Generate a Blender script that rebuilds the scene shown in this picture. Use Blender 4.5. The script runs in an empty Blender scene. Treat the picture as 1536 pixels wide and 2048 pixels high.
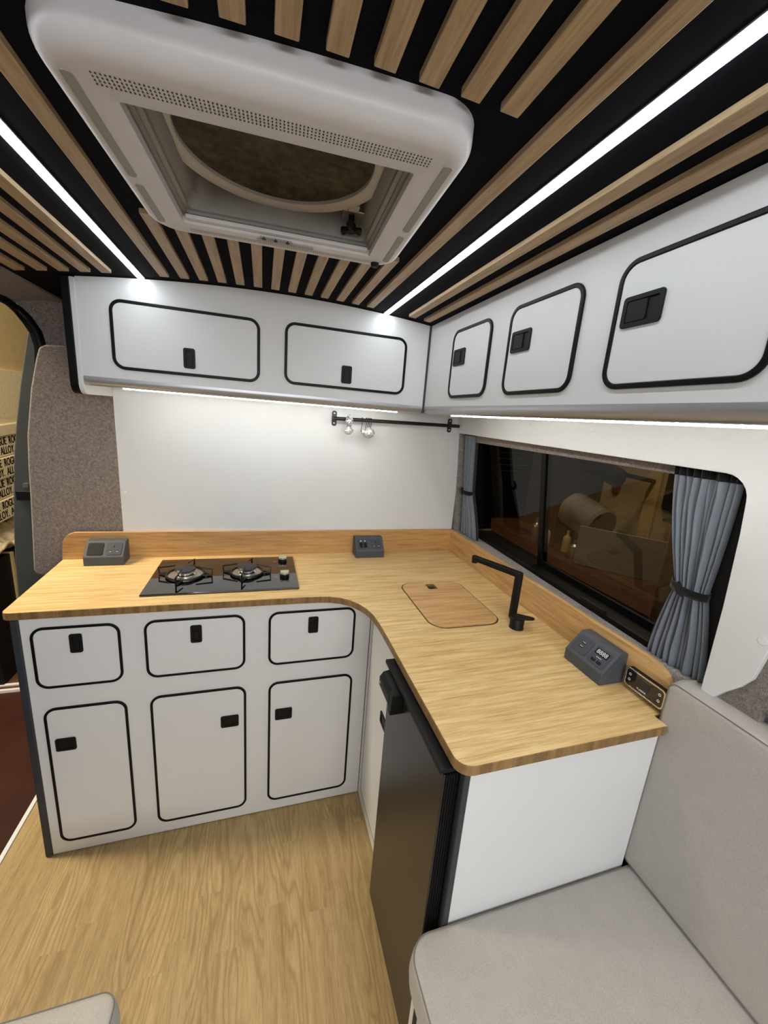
import bpy, bmesh, math, random
from mathutils import Vector, Matrix
random.seed(7)
PI = math.pi
S = bpy.context.scene
COL = S.collection

# ------------------------------------------------------------------ camera
F_PX = 789.5
cam_d = bpy.data.cameras.new('camera'); cam = bpy.data.objects.new('camera', cam_d); COL.objects.link(cam)
yaw, pitch, roll = -0.3085, -0.2320, 0.0794
cy, sy, cp, sp, cr, sr = math.cos(yaw), math.sin(yaw), math.cos(pitch), math.sin(pitch), math.cos(roll), math.sin(roll)
fwd = Vector((-sy*cp, cy*cp, sp)); r0 = Vector((cy, sy, 0)); u0 = r0.cross(fwd)
rt = cr*r0 + sr*u0; up = -sr*r0 + cr*u0
M = Matrix((rt, up, -fwd)).transposed().to_4x4(); M.translation = Vector((0, 0, 1.5135))
cam.matrix_world = M
cam_d.sensor_fit = 'VERTICAL'; cam_d.sensor_height = 36.0; cam_d.lens = F_PX*36.0/2048
cam_d.clip_start = 0.02; cam_d.clip_end = 60
S.camera = cam

# ------------------------------------------------------------------ world, exposure, large lights
S.view_settings.view_transform = 'Standard'; S.view_settings.look = 'None'
S.view_settings.exposure = 0.0; S.view_settings.gamma = 1.0; S.view_settings.use_curve_mapping = False
w = bpy.data.worlds.new('workshop_night'); S.world = w; w.use_nodes = True
w.node_tree.nodes['Background'].inputs[0].default_value = (1.0, 0.88, 0.70, 1)
w.node_tree.nodes['Background'].inputs[1].default_value = 0.045
LED_CEILING = 22.0
LED_UNDER = 34.0
def area(name, loc, rot, sx, sy_, power, col):
    l = bpy.data.lights.new(name, 'AREA'); l.shape = 'RECTANGLE'; l.size = sx; l.size_y = sy_; l.energy = power; l.color = col
    o = bpy.data.objects.new(name, l); COL.objects.link(o); o.location = loc; o.rotation_euler = rot; return o
area('workshop_tube_light', (-1.15, 1.7, 2.7), Vector((-.75, 1.8, -1.2)).to_track_quat('-Z', 'Y').to_euler(), 1.2, .3, 60, (1.0, .88, .68))
area('workshop_tube_light', (-2.2, 1.6, 2.9), (0, 0, 0), 1.5, .3, 100, (1.0, .85, .62))
area('workshop_tube_light', (2.2, 2.0, 2.9), (0, 0, 0), 1.5, .3, 48, (1.0, .90, .75))
area('rear_cabin_light', (0, -1.30, 1.60), (math.radians(38), 0, 0), 1.3, .5, 24, (.98, .985, 1.0))  # unseen fill light, added behind the camera to even out the cupboard fronts

# ------------------------------------------------------------------ material helpers
def srgb(r, g, b):
    f = lambda c: (c/255/12.92) if c/255 <= .04045 else ((c/255+.055)/1.055)**2.4
    return (f(r), f(g), f(b), 1)
class NT:
    def __init__(s, name):
        s.m = bpy.data.materials.new(name); s.m.use_nodes = True; s.t = s.m.node_tree
        s.b = s.t.nodes['Principled BSDF']; s.out = s.t.nodes['Material Output']
        s.tc = s.t.nodes.new('ShaderNodeTexCoord'); s.co = s.tc.outputs['Object']
    def n(s, ty, **kw):
        nd = s.t.nodes.new('ShaderNode'+ty)
        for k, v in kw.items():
            if k in ('operation', 'blend_type', 'data_type', 'wave_type', 'bands_direction', 'noise_dimensions', 'voronoi_dimensions', 'feature'): setattr(nd, k, v)
        return nd
    def link(s, a, b): s.t.links.new(a, b)
    def noise(s, scale, detail=3, rough=.5, stretch=(1, 1, 1), vec=None, out='Fac'):
        mp = s.n('Mapping'); mp.inputs['Scale'].default_value = stretch; s.link(vec or s.co, mp.inputs['Vector'])
        nz = s.n('TexNoise'); nz.inputs['Scale'].default_value = scale; nz.inputs['Detail'].default_value = detail; nz.inputs['Roughness'].default_value = rough
        s.link(mp.outputs[0], nz.inputs['Vector']); return nz.outputs[out]
    def ramp(s, fac, stops):
        r = s.n('ValToRGB'); e = r.color_ramp.elements
        while len(e) < len(stops): e.new(.5)
        for el, (p, c) in zip(e, stops): el.position = p; el.color = c
        s.link(fac, r.inputs[0]); return r.outputs[0]
    def mix(s, fac, a, b, blend='MIX'):
        m = s.n('Mix', data_type='RGBA', blend_type=blend)
        for sock, v in ((m.inputs[0], fac), (m.inputs[6], a), (m.inputs[7], b)):
            if isinstance(v, (int, float, tuple)): sock.default_value = v
            else: s.link(v, sock)
        return m.outputs[2]
    def math(s, op, a, b=0.0, c=None):
        m = s.n('Math', operation=op)
        for sock, v in zip(m.inputs, (a, b, c)):
            if v is None: continue
            if isinstance(v, (int, float)): sock.default_value = v
            else: s.link(v, sock)
        return m.outputs[0]
    def bump(s, h, strength, dist=.001):
        b = s.n('Bump'); b.inputs['Strength'].default_value = strength; b.inputs['Distance'].default_value = dist
        s.link(h, b.inputs['Height']); s.link(b.outputs[0], s.b.inputs['Normal'])
    def set(s, col=None, rough=None, metal=None, spec=None, coat=None):
        if col is not None:
            if isinstance(col, tuple): s.b.inputs['Base Color'].default_value = col
            else: s.link(col, s.b.inputs['Base Color'])
        if rough is not None: s.b.inputs['Roughness'].default_value = rough
        if metal is not None: s.b.inputs['Metallic'].default_value = metal
        if spec is not None: s.b.inputs['Specular IOR Level'].default_value = spec
        if coat is not None: s.b.inputs['Coat Weight'].default_value = coat
        return s.m

def plain(name, c, rough=.5, metal=0, spec=.5, vary=.06, scale=40, bump=0, coat=None):
    k = NT(name); nz = k.noise(scale, 3)
    dark = tuple(x*(1-vary) for x in c[:3])+(1,); lite = tuple(min(1, x*(1+vary)) for x in c[:3])+(1,)
    k.set(k.ramp(nz, [(.3, dark), (.7, lite)]), rough, metal, spec, coat)
    if bump: k.bump(k.noise(scale*8, 2), bump)
    return k.m

def fabric(name, c, s=900):
    k = NT(name)
    a = k.noise(s, 2, .6); b = k.noise(30, 3)
    col = k.ramp(a, [(.25, tuple(x*.72 for x in c[:3])+(1,)), (.75, tuple(min(1, x*1.22) for x in c[:3])+(1,))])
    col = k.mix(.25, col, k.ramp(b, [(.3, tuple(x*.86 for x in c[:3])+(1,)), (.7, tuple(x*1.1 for x in c[:3])+(1,))]))
    k.set(col, .95, 0, .15)
    k.b.inputs['Sheen Weight'].default_value = .25
    k.bump(a, .35, .0006); return k.m

def felt(name, c, s=420):
    k = NT(name); a = k.noise(s, 5, .75); b = k.noise(s*.25, 4, .7)
    m = k.math('ADD', k.math('MULTIPLY', a, .6), k.math('MULTIPLY', b, .4))
    d = tuple(x*.50 for x in c[:3])+(1,); l = tuple(min(1, x*1.65) for x in c[:3])+(1,)
    k.set(k.ramp(m, [(.37, d), (.5, c), (.63, l)]), 1, 0, .1); k.b.inputs['Sheen Weight'].default_value = .3
    k.bump(a, .8, .002); return k.m

def bamboo(name, base=(216, 182, 122), dark=(186, 147, 90), lite=(238, 210, 156), ax='x', seed=0.0):
    k = NT(name)
    st = {'x': (1.6, 26, 26), 'y': (26, 1.6, 26)}[ax]; st2 = {'x': (2.2, 60, 60), 'y': (60, 2.2, 60)}[ax]
    mp = k.n('Mapping'); mp.inputs['Location'].default_value = (seed, seed*1.7, seed*.3); k.link(k.co, mp.inputs['Vector']); v = mp.outputs[0]
    a = k.noise(3.2, 4, .62, st, v); b = k.noise(6.0, 3, .6, st2, v); c = k.noise(1.8, 3, .5, (1, 3, 3), v)
    m = k.math('ADD', k.math('MULTIPLY', a, .6), k.math('MULTIPLY', b, .4))
    col = k.ramp(m, [(.34, srgb(*dark)), (.46, srgb(*base)), (.60, srgb(*lite))])
    # short darker node flecks
    fl = k.noise(26, 2, .5, {'x': (1.2, 9, 9), 'y': (9, 1.2, 9)}[ax], v)
    flm = k.ramp(fl, [(.66, (0, 0, 0, 1)), (.74, (1, 1, 1, 1))])
    col = k.mix(k.math('MULTIPLY', flm, .35), col, srgb(*[int(x*.85) for x in dark]))
    col = k.mix(k.math('MULTIPLY', c, .22), col, srgb(*dark))
    k.set(col, .42, 0, .4); k.bump(b, .05); return k.m

def bamboo_edge():
    k = NT('bamboo_ply_edge'); a = k.noise(9, 2, .5, (7, 7, 1)); b = k.noise(60, 2, .6, (1, 1, 6))
    c = k.ramp(a, [(.36, srgb(118, 90, 54)), (.5, srgb(140, 110, 68)), (.64, srgb(158, 126, 82))])
    k.set(k.mix(.25, c, k.ramp(b, [(.3, srgb(104, 78, 44)), (.7, srgb(172, 140, 92))])), .5, 0, .4); return k.m

def oak_floor():
    k = NT('oak_vinyl_floor')
    sep = k.n('SeparateXYZ'); k.link(k.co, sep.inputs[0]); X, Y = sep.outputs[0], sep.outputs[1]
    W, L = .066, .62
    col_i = k.math('FLOOR', k.math('DIVIDE', k.math('ADD', X, 10.02), W))
    wn = k.n('TexWhiteNoise', noise_dimensions='1D'); k.link(col_i, wn.inputs['W'])
    yy = k.math('ADD', k.math('DIVIDE', Y, L), k.math('MULTIPLY', wn.outputs['Value'], 7.3))
    row = k.math('FLOOR', yy)
    cmb = k.n('CombineXYZ'); k.link(col_i, cmb.inputs[0]); k.link(row, cmb.inputs[1])
    w2 = k.n('TexWhiteNoise', noise_dimensions='3D'); k.link(cmb.outputs[0], w2.inputs['Vector'])
    rnd = w2.outputs['Value']
    sh = k.n('VectorMath', operation='MULTIPLY_ADD'); k.link(w2.outputs['Color'], sh.inputs[0]); sh.inputs[1].default_value = (9, 9, 9); k.link(k.co, sh.inputs[2])
    v = sh.outputs[0]
    fine = k.noise(6, 5, .7, (52, 3.4, 1), v)
    mid = k.noise(3, 3, .6, (15, .9, 1), v)
    # cathedral figure: contour bands of a stretched soft noise
    big = k.noise(1.0, 1, .3, (13, 1.7, 1), v)
    wig = k.noise(7, 2, .5, (9, 1.5, 1), v)
    rings = k.math('SINE', k.math('ADD', k.math('MULTIPLY', big, 85.0), k.math('MULTIPLY', wig, 5.0))); rings = k.math('MULTIPLY_ADD', rings, .5, .5)
    fl = k.noise(40, 2, .5, (1.6, .6, 1), v)
    g = k.math('ADD', k.math('MULTIPLY', fine, .6), k.math('MULTIPLY', mid, .4))
    col = k.ramp(g, [(.34, srgb(130, 104, 66)), (.48, srgb(168, 142, 98)), (.64, srgb(192, 168, 122))])
    amt = k.math('MULTIPLY', k.math('GREATER_THAN', rnd, .35), .6)
    col = k.mix(k.math('MULTIPLY', k.math('POWER', rings, 3.0), amt), col, srgb(116, 88, 48))
    col = k.mix(k.math('MULTIPLY', k.ramp(fl, [(.62, (0, 0, 0, 1)), (.70, (1, 1, 1, 1))]), .16), col, srgb(120, 92, 56))
    tone = k.ramp(rnd, [(0, srgb(156, 130, 88)), (.5, srgb(176, 150, 104)), (1, srgb(196, 170, 120))])
    col = k.mix(.30, col, tone)
    k.set(col, .5, 0, .35); k.bump(fine, .08); return k.m

def laminate(name, c, rough=.42):
    k = NT(name); a = k.noise(420, 3, .6); b = k.noise(5, 3)
    col = k.ramp(b, [(.3, tuple(x*.975 for x in c[:3])+(1,)), (.7, c)])
    k.set(col, rough, 0, .45); k.bump(a, .18, .0006); return k.m

def emissive(name, c, s, dots=None):
    k = NT(name); k.b.inputs['Base Color'].default_value = (.9, .9, .9, 1); k.b.inputs['Emission Color'].default_value = c
    if dots:
        sep = k.n('SeparateXYZ'); k.link(k.co, sep.inputs[0]); ch = sep.outputs[dots]
        f = k.math('PINGPONG', ch, .008); f = k.math('DIVIDE', f, .008)
        k.link(k.math('MULTIPLY_ADD', k.math('POWER', f, 3.0), s*2.4, s*.4), k.b.inputs['Emission Strength'])
    else: k.b.inputs['Emission Strength'].default_value = s
    return k.m

def tinted_glass():
    k = NT('tinted_window_glass'); t = k.t
    tr = k.n('BsdfTransparent'); tr.inputs[0].default_value = (.52, .48, .41, 1)
    gl = k.n('BsdfGlossy'); gl.inputs['Roughness'].default_value = .01; gl.inputs[0].default_value = (.9, .9, .9, 1)
    fr0 = k.n('Fresnel'); fr0.inputs[0].default_value = 1.45
    geo = k.n('NewGeometry'); nz = k.noise(3, 2)
    class _F: outputs = [k.math('MULTIPLY', fr0.outputs[0], k.math('SUBTRACT', 1.0, geo.outputs['Backfacing']))]
    fr = _F
    ms = k.n('MixShader'); k.link(k.math('MULTIPLY', fr.outputs[0], k.math('MULTIPLY_ADD', nz, .05, .95)), ms.inputs[0]); k.link(tr.outputs[0], ms.inputs[1]); k.link(gl.outputs[0], ms.inputs[2])
    k.link(ms.outputs[0], k.out.inputs[0]); return k.m

def clear_film():
    k = NT('clear_plastic_film'); tr = k.n('BsdfTransparent'); tr.inputs[0].default_value = (.93, .94, .95, 1)
    gl = k.n('BsdfGlossy'); gl.inputs['Roughness'].default_value = .12
    df = k.n('BsdfDiffuse'); df.inputs[0].default_value = (.85, .87, .9, 1)
    nz = k.noise(220, 4, .7)
    m1 = k.n('MixShader'); k.link(k.ramp(nz, [(.40, (.15, .15, .15, 1)), (.52, (1, 1, 1, 1))]), m1.inputs[0]); k.link(tr.outputs[0], m1.inputs[1]); k.link(df.outputs[0], m1.inputs[2])
    m2 = k.n('MixShader'); m2.inputs[0].default_value = .3; k.link(m1.outputs[0], m2.inputs[1]); k.link(gl.outputs[0], m2.inputs[2])
    k.link(m2.outputs[0], k.out.inputs[0]); return k.m

def mesh_screen():
    k = NT('brown_insect_screen'); a = k.noise(14, 4, .65); b = k.noise(60, 3, .7)
    c = k.ramp(a, [(.3, srgb(44, 38, 28)), (.55, srgb(70, 62, 46)), (.75, srgb(96, 88, 66))])
    c = k.mix(.3, c, k.ramp(b, [(.4, srgb(36, 32, 24)), (.7, srgb(110, 102, 80))]))
    k.set(c, .8, 0, .3); k.bump(k.noise(500, 2), .4); return k.m

MT = {}
MT['white'] = laminate('white_laminate', srgb(228, 230, 231))
MT['panel'] = laminate('white_wall_panel', srgb(229, 233, 235), .38)
MT['blacktrim'] = plain('black_rubber_trim', srgb(10, 11, 12), .4, 0, .2)
MT['black'] = plain('matt_black_plastic', srgb(17, 18, 19), .5, 0, .25)
MT['blackdeep'] = plain('black_recess', srgb(8, 8, 9), .6, 0, .3)
MT['darkgrey'] = plain('charcoal_edge_trim', srgb(52, 57, 63), .45, 0, .45)
MT['box'] = plain('slate_grey_powder_coat', srgb(74, 79, 86), .5, 0, .4, bump=.1)
MT['socket'] = plain('grey_socket_module', srgb(58, 61, 70), .4, 0, .5)
MT['alu'] = plain('satin_aluminium', srgb(176, 178, 182), .32, .55, .5, vary=.02)
MT['chrome'] = plain('chrome', srgb(225, 225, 222), .12, 1, .5, vary=.02)
MT['steel'] = plain('brushed_steel', srgb(196, 190, 180), .35, .9, .5)
MT['knobm'] = plain('champagne_metal', srgb(190, 184, 164), .35, .6, .5)
MT['bamboo'] = bamboo('bamboo_worktop')
MT['bamboo_lid'] = bamboo('bamboo_sink_lid', (204, 160, 106), (176, 130, 78), (222, 184, 130), 'x', 3.3)
MT['bamboo_y'] = bamboo('bamboo_upstand_right', (202, 160, 104), (172, 130, 78), (218, 180, 124), 'y', 1.3)
MT['bamboo_x'] = bamboo('bamboo_upstand_back', (196, 152, 96), (164, 120, 68), (212, 170, 112), 'x', 5.1)
MT['bamboo_edge'] = bamboo_edge()
MT['slat'] = bamboo('oak_slat', (170, 146, 112), (146, 120, 88), (190, 166, 130), 'y', 2.1)
MT['ceil'] = plain('black_ceiling_lining', srgb(13, 14, 21), .95, 0, .12, vary=.3, scale=300, bump=.2)
MT['felt'] = felt('grey_brown_felt', srgb(138, 128, 122))
MT['felt_l'] = felt('light_grey_felt', srgb(150, 145, 142))
MT['floor'] = oak_floor()
MT['vent'] = plain('grey_white_vent_plastic', srgb(208, 207, 209), .38, 0, .45, vary=.02, scale=20)
MT['vent_in'] = plain('grey_vent_inner', srgb(146, 142, 136), .5, 0, .4, vary=.04)
MT['vent_ring'] = plain('pale_fan_ring', srgb(188, 182, 172), .45, 0, .4, vary=.03)
MT['vent_dim'] = plain('grey_vent_recess', srgb(150, 148, 144), .5, 0, .4, vary=.04)
MT['screen'] = mesh_screen()
MT['fabric'] = fabric('grey_beige_woven_fabric', srgb(178, 173, 166), 700)
MT['seam'] = fabric('grey_seam_thread', srgb(120, 116, 110))
MT['curtain'] = fabric('slate_blue_curtain_fabric', srgb(124, 132, 144), 1500)
MT['curtain_dark'] = fabric('black_curtain_tape', srgb(20, 20, 22), 1500)
MT['glass'] = tinted_glass()
MT['hob'] = plain('black_hob_glass', srgb(10, 10, 11), .04, 0, .5, vary=.02, coat=1.0)
MT['iron'] = plain('black_cast_iron', srgb(16, 16, 17), .35, 0, .5)
MT['burner'] = plain('dark_burner_cap', srgb(48, 50, 54), .4, .2, .5)
MT['fridge'] = plain('black_fridge_door', srgb(30, 29, 28), .28, 0, .5, vary=.03)
MT['whitemark'] = plain('white_print', srgb(225, 225, 225), .5)
MT['lcd'] = plain('dark_lcd', srgb(44, 44, 42), .2)
MT['film'] = clear_film()
MT['led'] = emissive('cool_white_led_diffuser', (.90, .955, 1, 1), LED_CEILING)
MT['led_x'] = emissive('warm_white_led_dots_back', (1, .97, .91, 1), LED_UNDER, 0)
MT['led_y'] = emissive('warm_white_led_dots_side', (1, .97, .91, 1), LED_UNDER, 1)
MT['bodygrey'] = plain('grey_body_paint', srgb(84, 88, 86), .4, .1, .5, vary=.08, scale=9)
MT['maroon'] = plain('maroon_floor_paint', srgb(58, 27, 18), .6, 0, .3, vary=.25, scale=4)
MT['card'] = plain('beige_hardboard', srgb(196, 172, 124), .8, 0, .2, vary=.06, scale=14)
MT['pack'] = plain('cream_carton', srgb(224, 208, 168), .7, 0, .3, vary=.08)
MT['ink'] = plain('dark_print_ink', srgb(48, 38, 28), .7)
MT['cream'] = plain('cream_painted_steel', srgb(176, 160, 128), .4, 0, .5, vary=.08, scale=5)
MT['wall_out'] = plain('workshop_wall_paint', srgb(112, 104, 86), .8, 0, .3, vary=.1, scale=3)
MT['bench_out'] = plain('brown_bench_timber', srgb(92, 62, 40), .6, 0, .3, vary=.2, scale=9)
MT['redlamp'] = plain('red_lamp_lens', srgb(120, 40, 24), .2, 0, .5)
MT['rag'] = plain('crumpled_cream_sheet', srgb(190, 174, 140), .8, vary=.3, scale=18)

# ------------------------------------------------------------------ mesh helpers
def obj(name, bm, mat, parent=None, bevel=0, seg=2, smooth=True, ang=35):
    me = bpy.data.meshes.new(name)
    if isinstance(bm, bmesh.types.BMesh):
        bmesh.ops.recalc_face_normals(bm, faces=bm.faces); bm.to_mesh(me); bm.free()
    else: me = bm; me.name = name
    o = bpy.data.objects.new(name, me); COL.objects.link(o)
    mats = mat if isinstance(mat, (list, tuple)) else [mat]
    for m in mats: me.materials.append(MT[m])
    if smooth:
        for p in me.polygons: p.use_smooth = True
        me.set_sharp_from_angle(angle=math.radians(ang))
    if bevel:
        b = o.modifiers.new('bevel', 'BEVEL'); b.width = bevel; b.segments = seg; b.limit_method = 'ANGLE'; b.angle_limit = math.radians(40); b.harden_normals = True
    if parent: o.parent = parent; o.matrix_parent_inverse = parent.matrix_world.inverted()
    return o
def thing(name, label, cat, loc=(0, 0, 0), group=None):
    o = bpy.data.objects.new(name, None); COL.objects.link(o); o.location = loc; o.empty_display_size = .05
    o['label'] = label; o['category'] = cat
    if group: o['group'] = group
    bpy.context.view_layer.update(); return o
def tag(o, label, cat, group=None):
    o['label'] = label; o['category'] = cat
    if group: o['group'] = group
    return o
def struct(o): o['kind'] = 'structure'; return o
def BM(): return bmesh.new()
def box(bm, x0, x1, y0, y1, z0, z1):
    vs = [bm.verts.new(p) for p in ((x0, y0, z0), (x1, y0, z0), (x1, y1, z0), (x0, y1, z0), (x0, y0, z1), (x1, y0, z1), (x1, y1, z1), (x0, y1, z1))]
    for f in ((0, 3, 2, 1), (4, 5, 6, 7), (0, 1, 5, 4), (1, 2, 6, 5), (2, 3, 7, 6), (3, 0, 4, 7)): bm.faces.new([vs[i] for i in f])
    return bm
def bx(*a): return box(BM(), *a)
AXM = {'z': lambda u, v, w: (u, v, w), 'y': lambda u, v, w: (u, w, v), 'x': lambda u, v, w: (w, u, v)}
def prism(bm, poly, ax, a, b):
    f = AXM[ax]
    A = [bm.verts.new(f(u, v, a)) for u, v in poly]; Bv = [bm.verts.new(f(u, v, b)) for u, v in poly]
    n = len(poly); bm.faces.new(A); bm.faces.new(Bv[::-1])
    for i in range(n): bm.faces.new((A[i], A[(i+1) % n], Bv[(i+1) % n], Bv[i]))
    return bm
def ring(bm, outer, inner, ax, a, b):
    f = AXM[ax]; n = len(outer)
    R = [[bm.verts.new(f(u, v, w)) for u, v in p] for w in (a, b) for p in (outer, inner)]
    oa, ia, ob, ib = R
    for i in range(n):
        j = (i+1) % n
        bm.faces.new((oa[i], oa[j], ia[j], ia[i])); bm.faces.new((ob[i], ib[i], ib[j], ob[j]))
        bm.faces.new((oa[i], ob[i], ob[j], oa[j])); bm.faces.new((ia[i], ia[j], ib[j], ib[i]))
    return bm
def rrect(u0, u1, v0, v1, r, n=6):
    P = []
    for cx, cy_, a0 in ((u1-r, v1-r, 0), (u0+r, v1-r, 90), (u0+r, v0+r, 180), (u1-r, v0+r, 270)):
        for i in range(n+1):
            t = math.radians(a0+90*i/n); P.append((cx+r*math.cos(t), cy_+r*math.sin(t)))
    return P
def circ(cx, cy_, r, n=24): return [(cx+r*math.cos(2*PI*i/n), cy_+r*math.sin(2*PI*i/n)) for i in range(n)]
def plate(outer, holes, ax, a, b):
    bm = BM(); f = AXM[ax]
    for loop in [outer]+holes:
        vs = [bm.verts.new(f(u, v, a)) for u, v in loop]
        for i in range(len(vs)): bm.edges.new((vs[i], vs[(i+1) % len(vs)]))
    bmesh.ops.triangle_fill(bm, use_beauty=True, use_dissolve=False, edges=bm.edges[:])
    bmesh.ops.dissolve_limit(bm, angle_limit=.01, verts=bm.verts[:], edges=bm.edges[:])
    r = bmesh.ops.extrude_face_region(bm, geom=bm.faces[:])
    d = Vector(f(0, 0, b-a))
    bmesh.ops.translate(bm, vec=d, verts=[g for g in r['geom'] if isinstance(g, bmesh.types.BMVert)])
    return bm
def tube(bm, pts, r, n=10, closed=False, caps=True):
    pts = [Vector(p) for p in pts]; L = len(pts); rings = []
    prev = None
    for i, p in enumerate(pts):
        if closed: t = (pts[(i+1) % L]-pts[i-1]).normalized()
        else: t = (pts[min(i+1, L-1)]-pts[max(i-1, 0)]).normalized()
        if prev is None:
            a = Vector((0, 0, 1)) if abs(t.z) < .9 else Vector((1, 0, 0)); u = t.cross(a).normalized()
        else: u = (prev-t*prev.dot(t)).normalized()
        prev = u; v = t.cross(u); rr = r[i] if isinstance(r, (list, tuple)) else r
        rings.append([bm.verts.new(p+rr*(math.cos(2*PI*k/n)*u+math.sin(2*PI*k/n)*v)) for k in range(n)])
    for i in range(L if closed else L-1):
        A, B_ = rings[i], rings[(i+1) % L]
        for k in range(n): bm.faces.new((A[k], A[(k+1) % n], B_[(k+1) % n], B_[k]))
    if caps and not closed: bm.faces.new(rings[0][::-1]); bm.faces.new(rings[-1])
    return bm
def lathe(bm, prof, c, n=40, M3=None):
    cx, cy_, cz = c; R = []
    for r, z in prof:
        row = []
        for k in range(n):
            p = Vector((r*math.cos(2*PI*k/n), r*math.sin(2*PI*k/n), z))
            if M3: p = M3 @ p
            row.append(bm.verts.new((p.x+cx, p.y+cy_, p.z+cz)))
        R.append(row)
    for i in range(len(R)-1):
        for k in range(n): bm.faces.new((R[i][k], R[i][(k+1) % n], R[i+1][(k+1) % n], R[i+1][k]))
    if prof[0][0] > 1e-6: bm.faces.new(R[0][::-1])
    if prof[-1][0] > 1e-6: bm.faces.new(R[-1])
    bmesh.ops.remove_doubles(bm, verts=bm.verts[:], dist=1e-6)
    return bm
def shear(bm, k, z0=1.007):
    for v in bm.verts: v.co.x -= k*(v.co.z-z0)
    return bm
def xform(bm, Mx):
    bmesh.ops.transform(bm, matrix=Mx, verts=bm.verts[:]); return bm
def textmesh(s, size, Mx, mat, name, parent, extrude=.0002, align='CENTER'):
    cu = bpy.data.curves.new(name, 'FONT'); cu.body = s; cu.size = size; cu.extrude = extrude; cu.align_x = align; cu.align_y = 'CENTER'; cu.resolution_u = 3
    to = bpy.data.objects.new('tmp', cu); COL.objects.link(to); bpy.context.view_layer.update()
    me = bpy.data.meshes.new_from_object(to.evaluated_get(bpy.context.evaluated_depsgraph_get()))
    bpy.data.objects.remove(to); bpy.data.curves.remove(cu); me.transform(Mx)
    return obj(name, me, mat, parent, smooth=False)
def basis(o, ux, uy):
    ux = Vector(ux).normalized(); uy = Vector(uy).normalized(); uz = ux.cross(uy)
    m = Matrix((ux, uy, uz)).transposed().to_4x4(); m.translation = Vector(o); return m

LEAN = .067
WX = lambda z, off=0: .900+off-LEAN*(z-1.007)
CEIL = lambda x: 1.884-.108*(x-.10)**2

# ================================================================== the van shell
# floor
struct(obj('floor', bx(-.81, .95, -1.75, 1.76, -.03, 0), 'floor', smooth=False))
struct(obj('trim_1', bx(-.826, -.811, -1.75, 1.76, -.03, .004), 'white', bevel=.002))
# arched ceiling, with the hatch hole
bm = BM()
xs = sorted(set([-.665+i*(.665+.90)/24 for i in range(25)]+[-.165, .213])); ys = [-1.75, -.6, .585, .945, 1.3, 1.80]
grid = {}
for lay, dz in ((0, 0), (1, .012)):
    for i, x in enumerate(xs):
        for j, y in enumerate(ys): grid[lay, i, j] = bm.verts.new((x, y, CEIL(x)+dz))
for i in range(len(xs)-1):
    for j in range(len(ys)-1):
        if xs[i] >= -.1651 and xs[i+1] <= .2131 and j == 2: continue
        for lay in (0, 1):
            q = [grid[lay, i, j], grid[lay, i+1, j], grid[lay, i+1, j+1], grid[lay, i, j+1]]
            bm.faces.new(q if lay else q[::-1])
struct(obj('ceiling', bm, 'ceil'))
# bulkhead behind the kitchen (felt), with its free left edge
P = [(-.715, 1.669), (-.60, 1.677), (-.60, 1.87), (.99, 1.87), (.99, 0), (-.66, 0), (-.66, .826), (-.808, .826), (-.824, .832), (-.831, .850), (-.824, .95), (-.813, 1.12), (-.806, 1.25), (-.797, 1.36), (-.770, 1.52), (-.745, 1.62), (-.733, 1.658)]
struct(obj('wall_back', prism(BM(), P, 'y', 1.722, 1.765), 'felt', bevel=.008, seg=3))
struct(obj('wall_back_upper', prism(BM(), [(-.733, 1.60), (-.55, 1.60), (-.55, 1.86), (-.80, 1.86), (-.80, 1.80), (-.785, 1.775), (-.765, 1.75), (-.742, 1.71), (-.733, 1.66)], 'y', 1.770, 1.784), 'felt'))
# right wall : felt body wall behind, white ply panel with the window opening
NW = lambda off: off
body = [(1.80, 1.9), (1.80, 1.0), (1.80, 0), (-1.75, 0), (-1.75, 1.9)]
hole = rrect(.50, 1.70, 1.00, 1.47, .02, 3)
bm = plate([(1.80, 1.88), (-1.75, 1.88), (-1.75, 1.03), (.40, 1.03), (.40, 1.003), (.48, .96), (1.80, .96)], [rrect(.47, 1.715, .985, 1.487, .03, 4)], 'x', .912, .93)
struct(obj('wall_right', shear(bm, LEAN), 'felt'))
bm = BM()   # lower felt wall curving out below the panel
prof = [(.914, 1.04), (.925, 1.02), (.945, 1.0), (.962, .96), (.97, .8), (.972, 0)]
for a, b in zip(prof, prof[1:]):
    ye = .472 if a[1] > .955 else 1.80
    q = [(-1.75, *a), (ye, *a), (ye, *b), (-1.75, *b)]
    bm.faces.new([bm.verts.new((x, y, z)) for y, x, z in q])
bmesh.ops.remove_doubles(bm, verts=bm.verts[:], dist=1e-5)
struct(obj('wall_right_lower', bm, 'felt_l'))
op = [(1.700, 1.012), (1.700, 1.472)]+[(.505+.045+.045*math.cos(math.radians(a)), 1.461-.045+.045*math.sin(math.radians(a))) for a in (95, 110, 125, 140, 155, 170, 180)]+[(.503, 1.30), (.505, 1.012)]
outer = [(1.71, 1.0085), (1.71, 1.88), (-1.70, 1.88), (-1.70, 1.24), (.30, 1.24), (.36, 1.235), (.395, 1.21), (.408, 1.17), (.412, 1.13), (.418, 1.09), (.432, 1.06), (.458, 1.027), (.475, 1.0085)]
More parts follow.
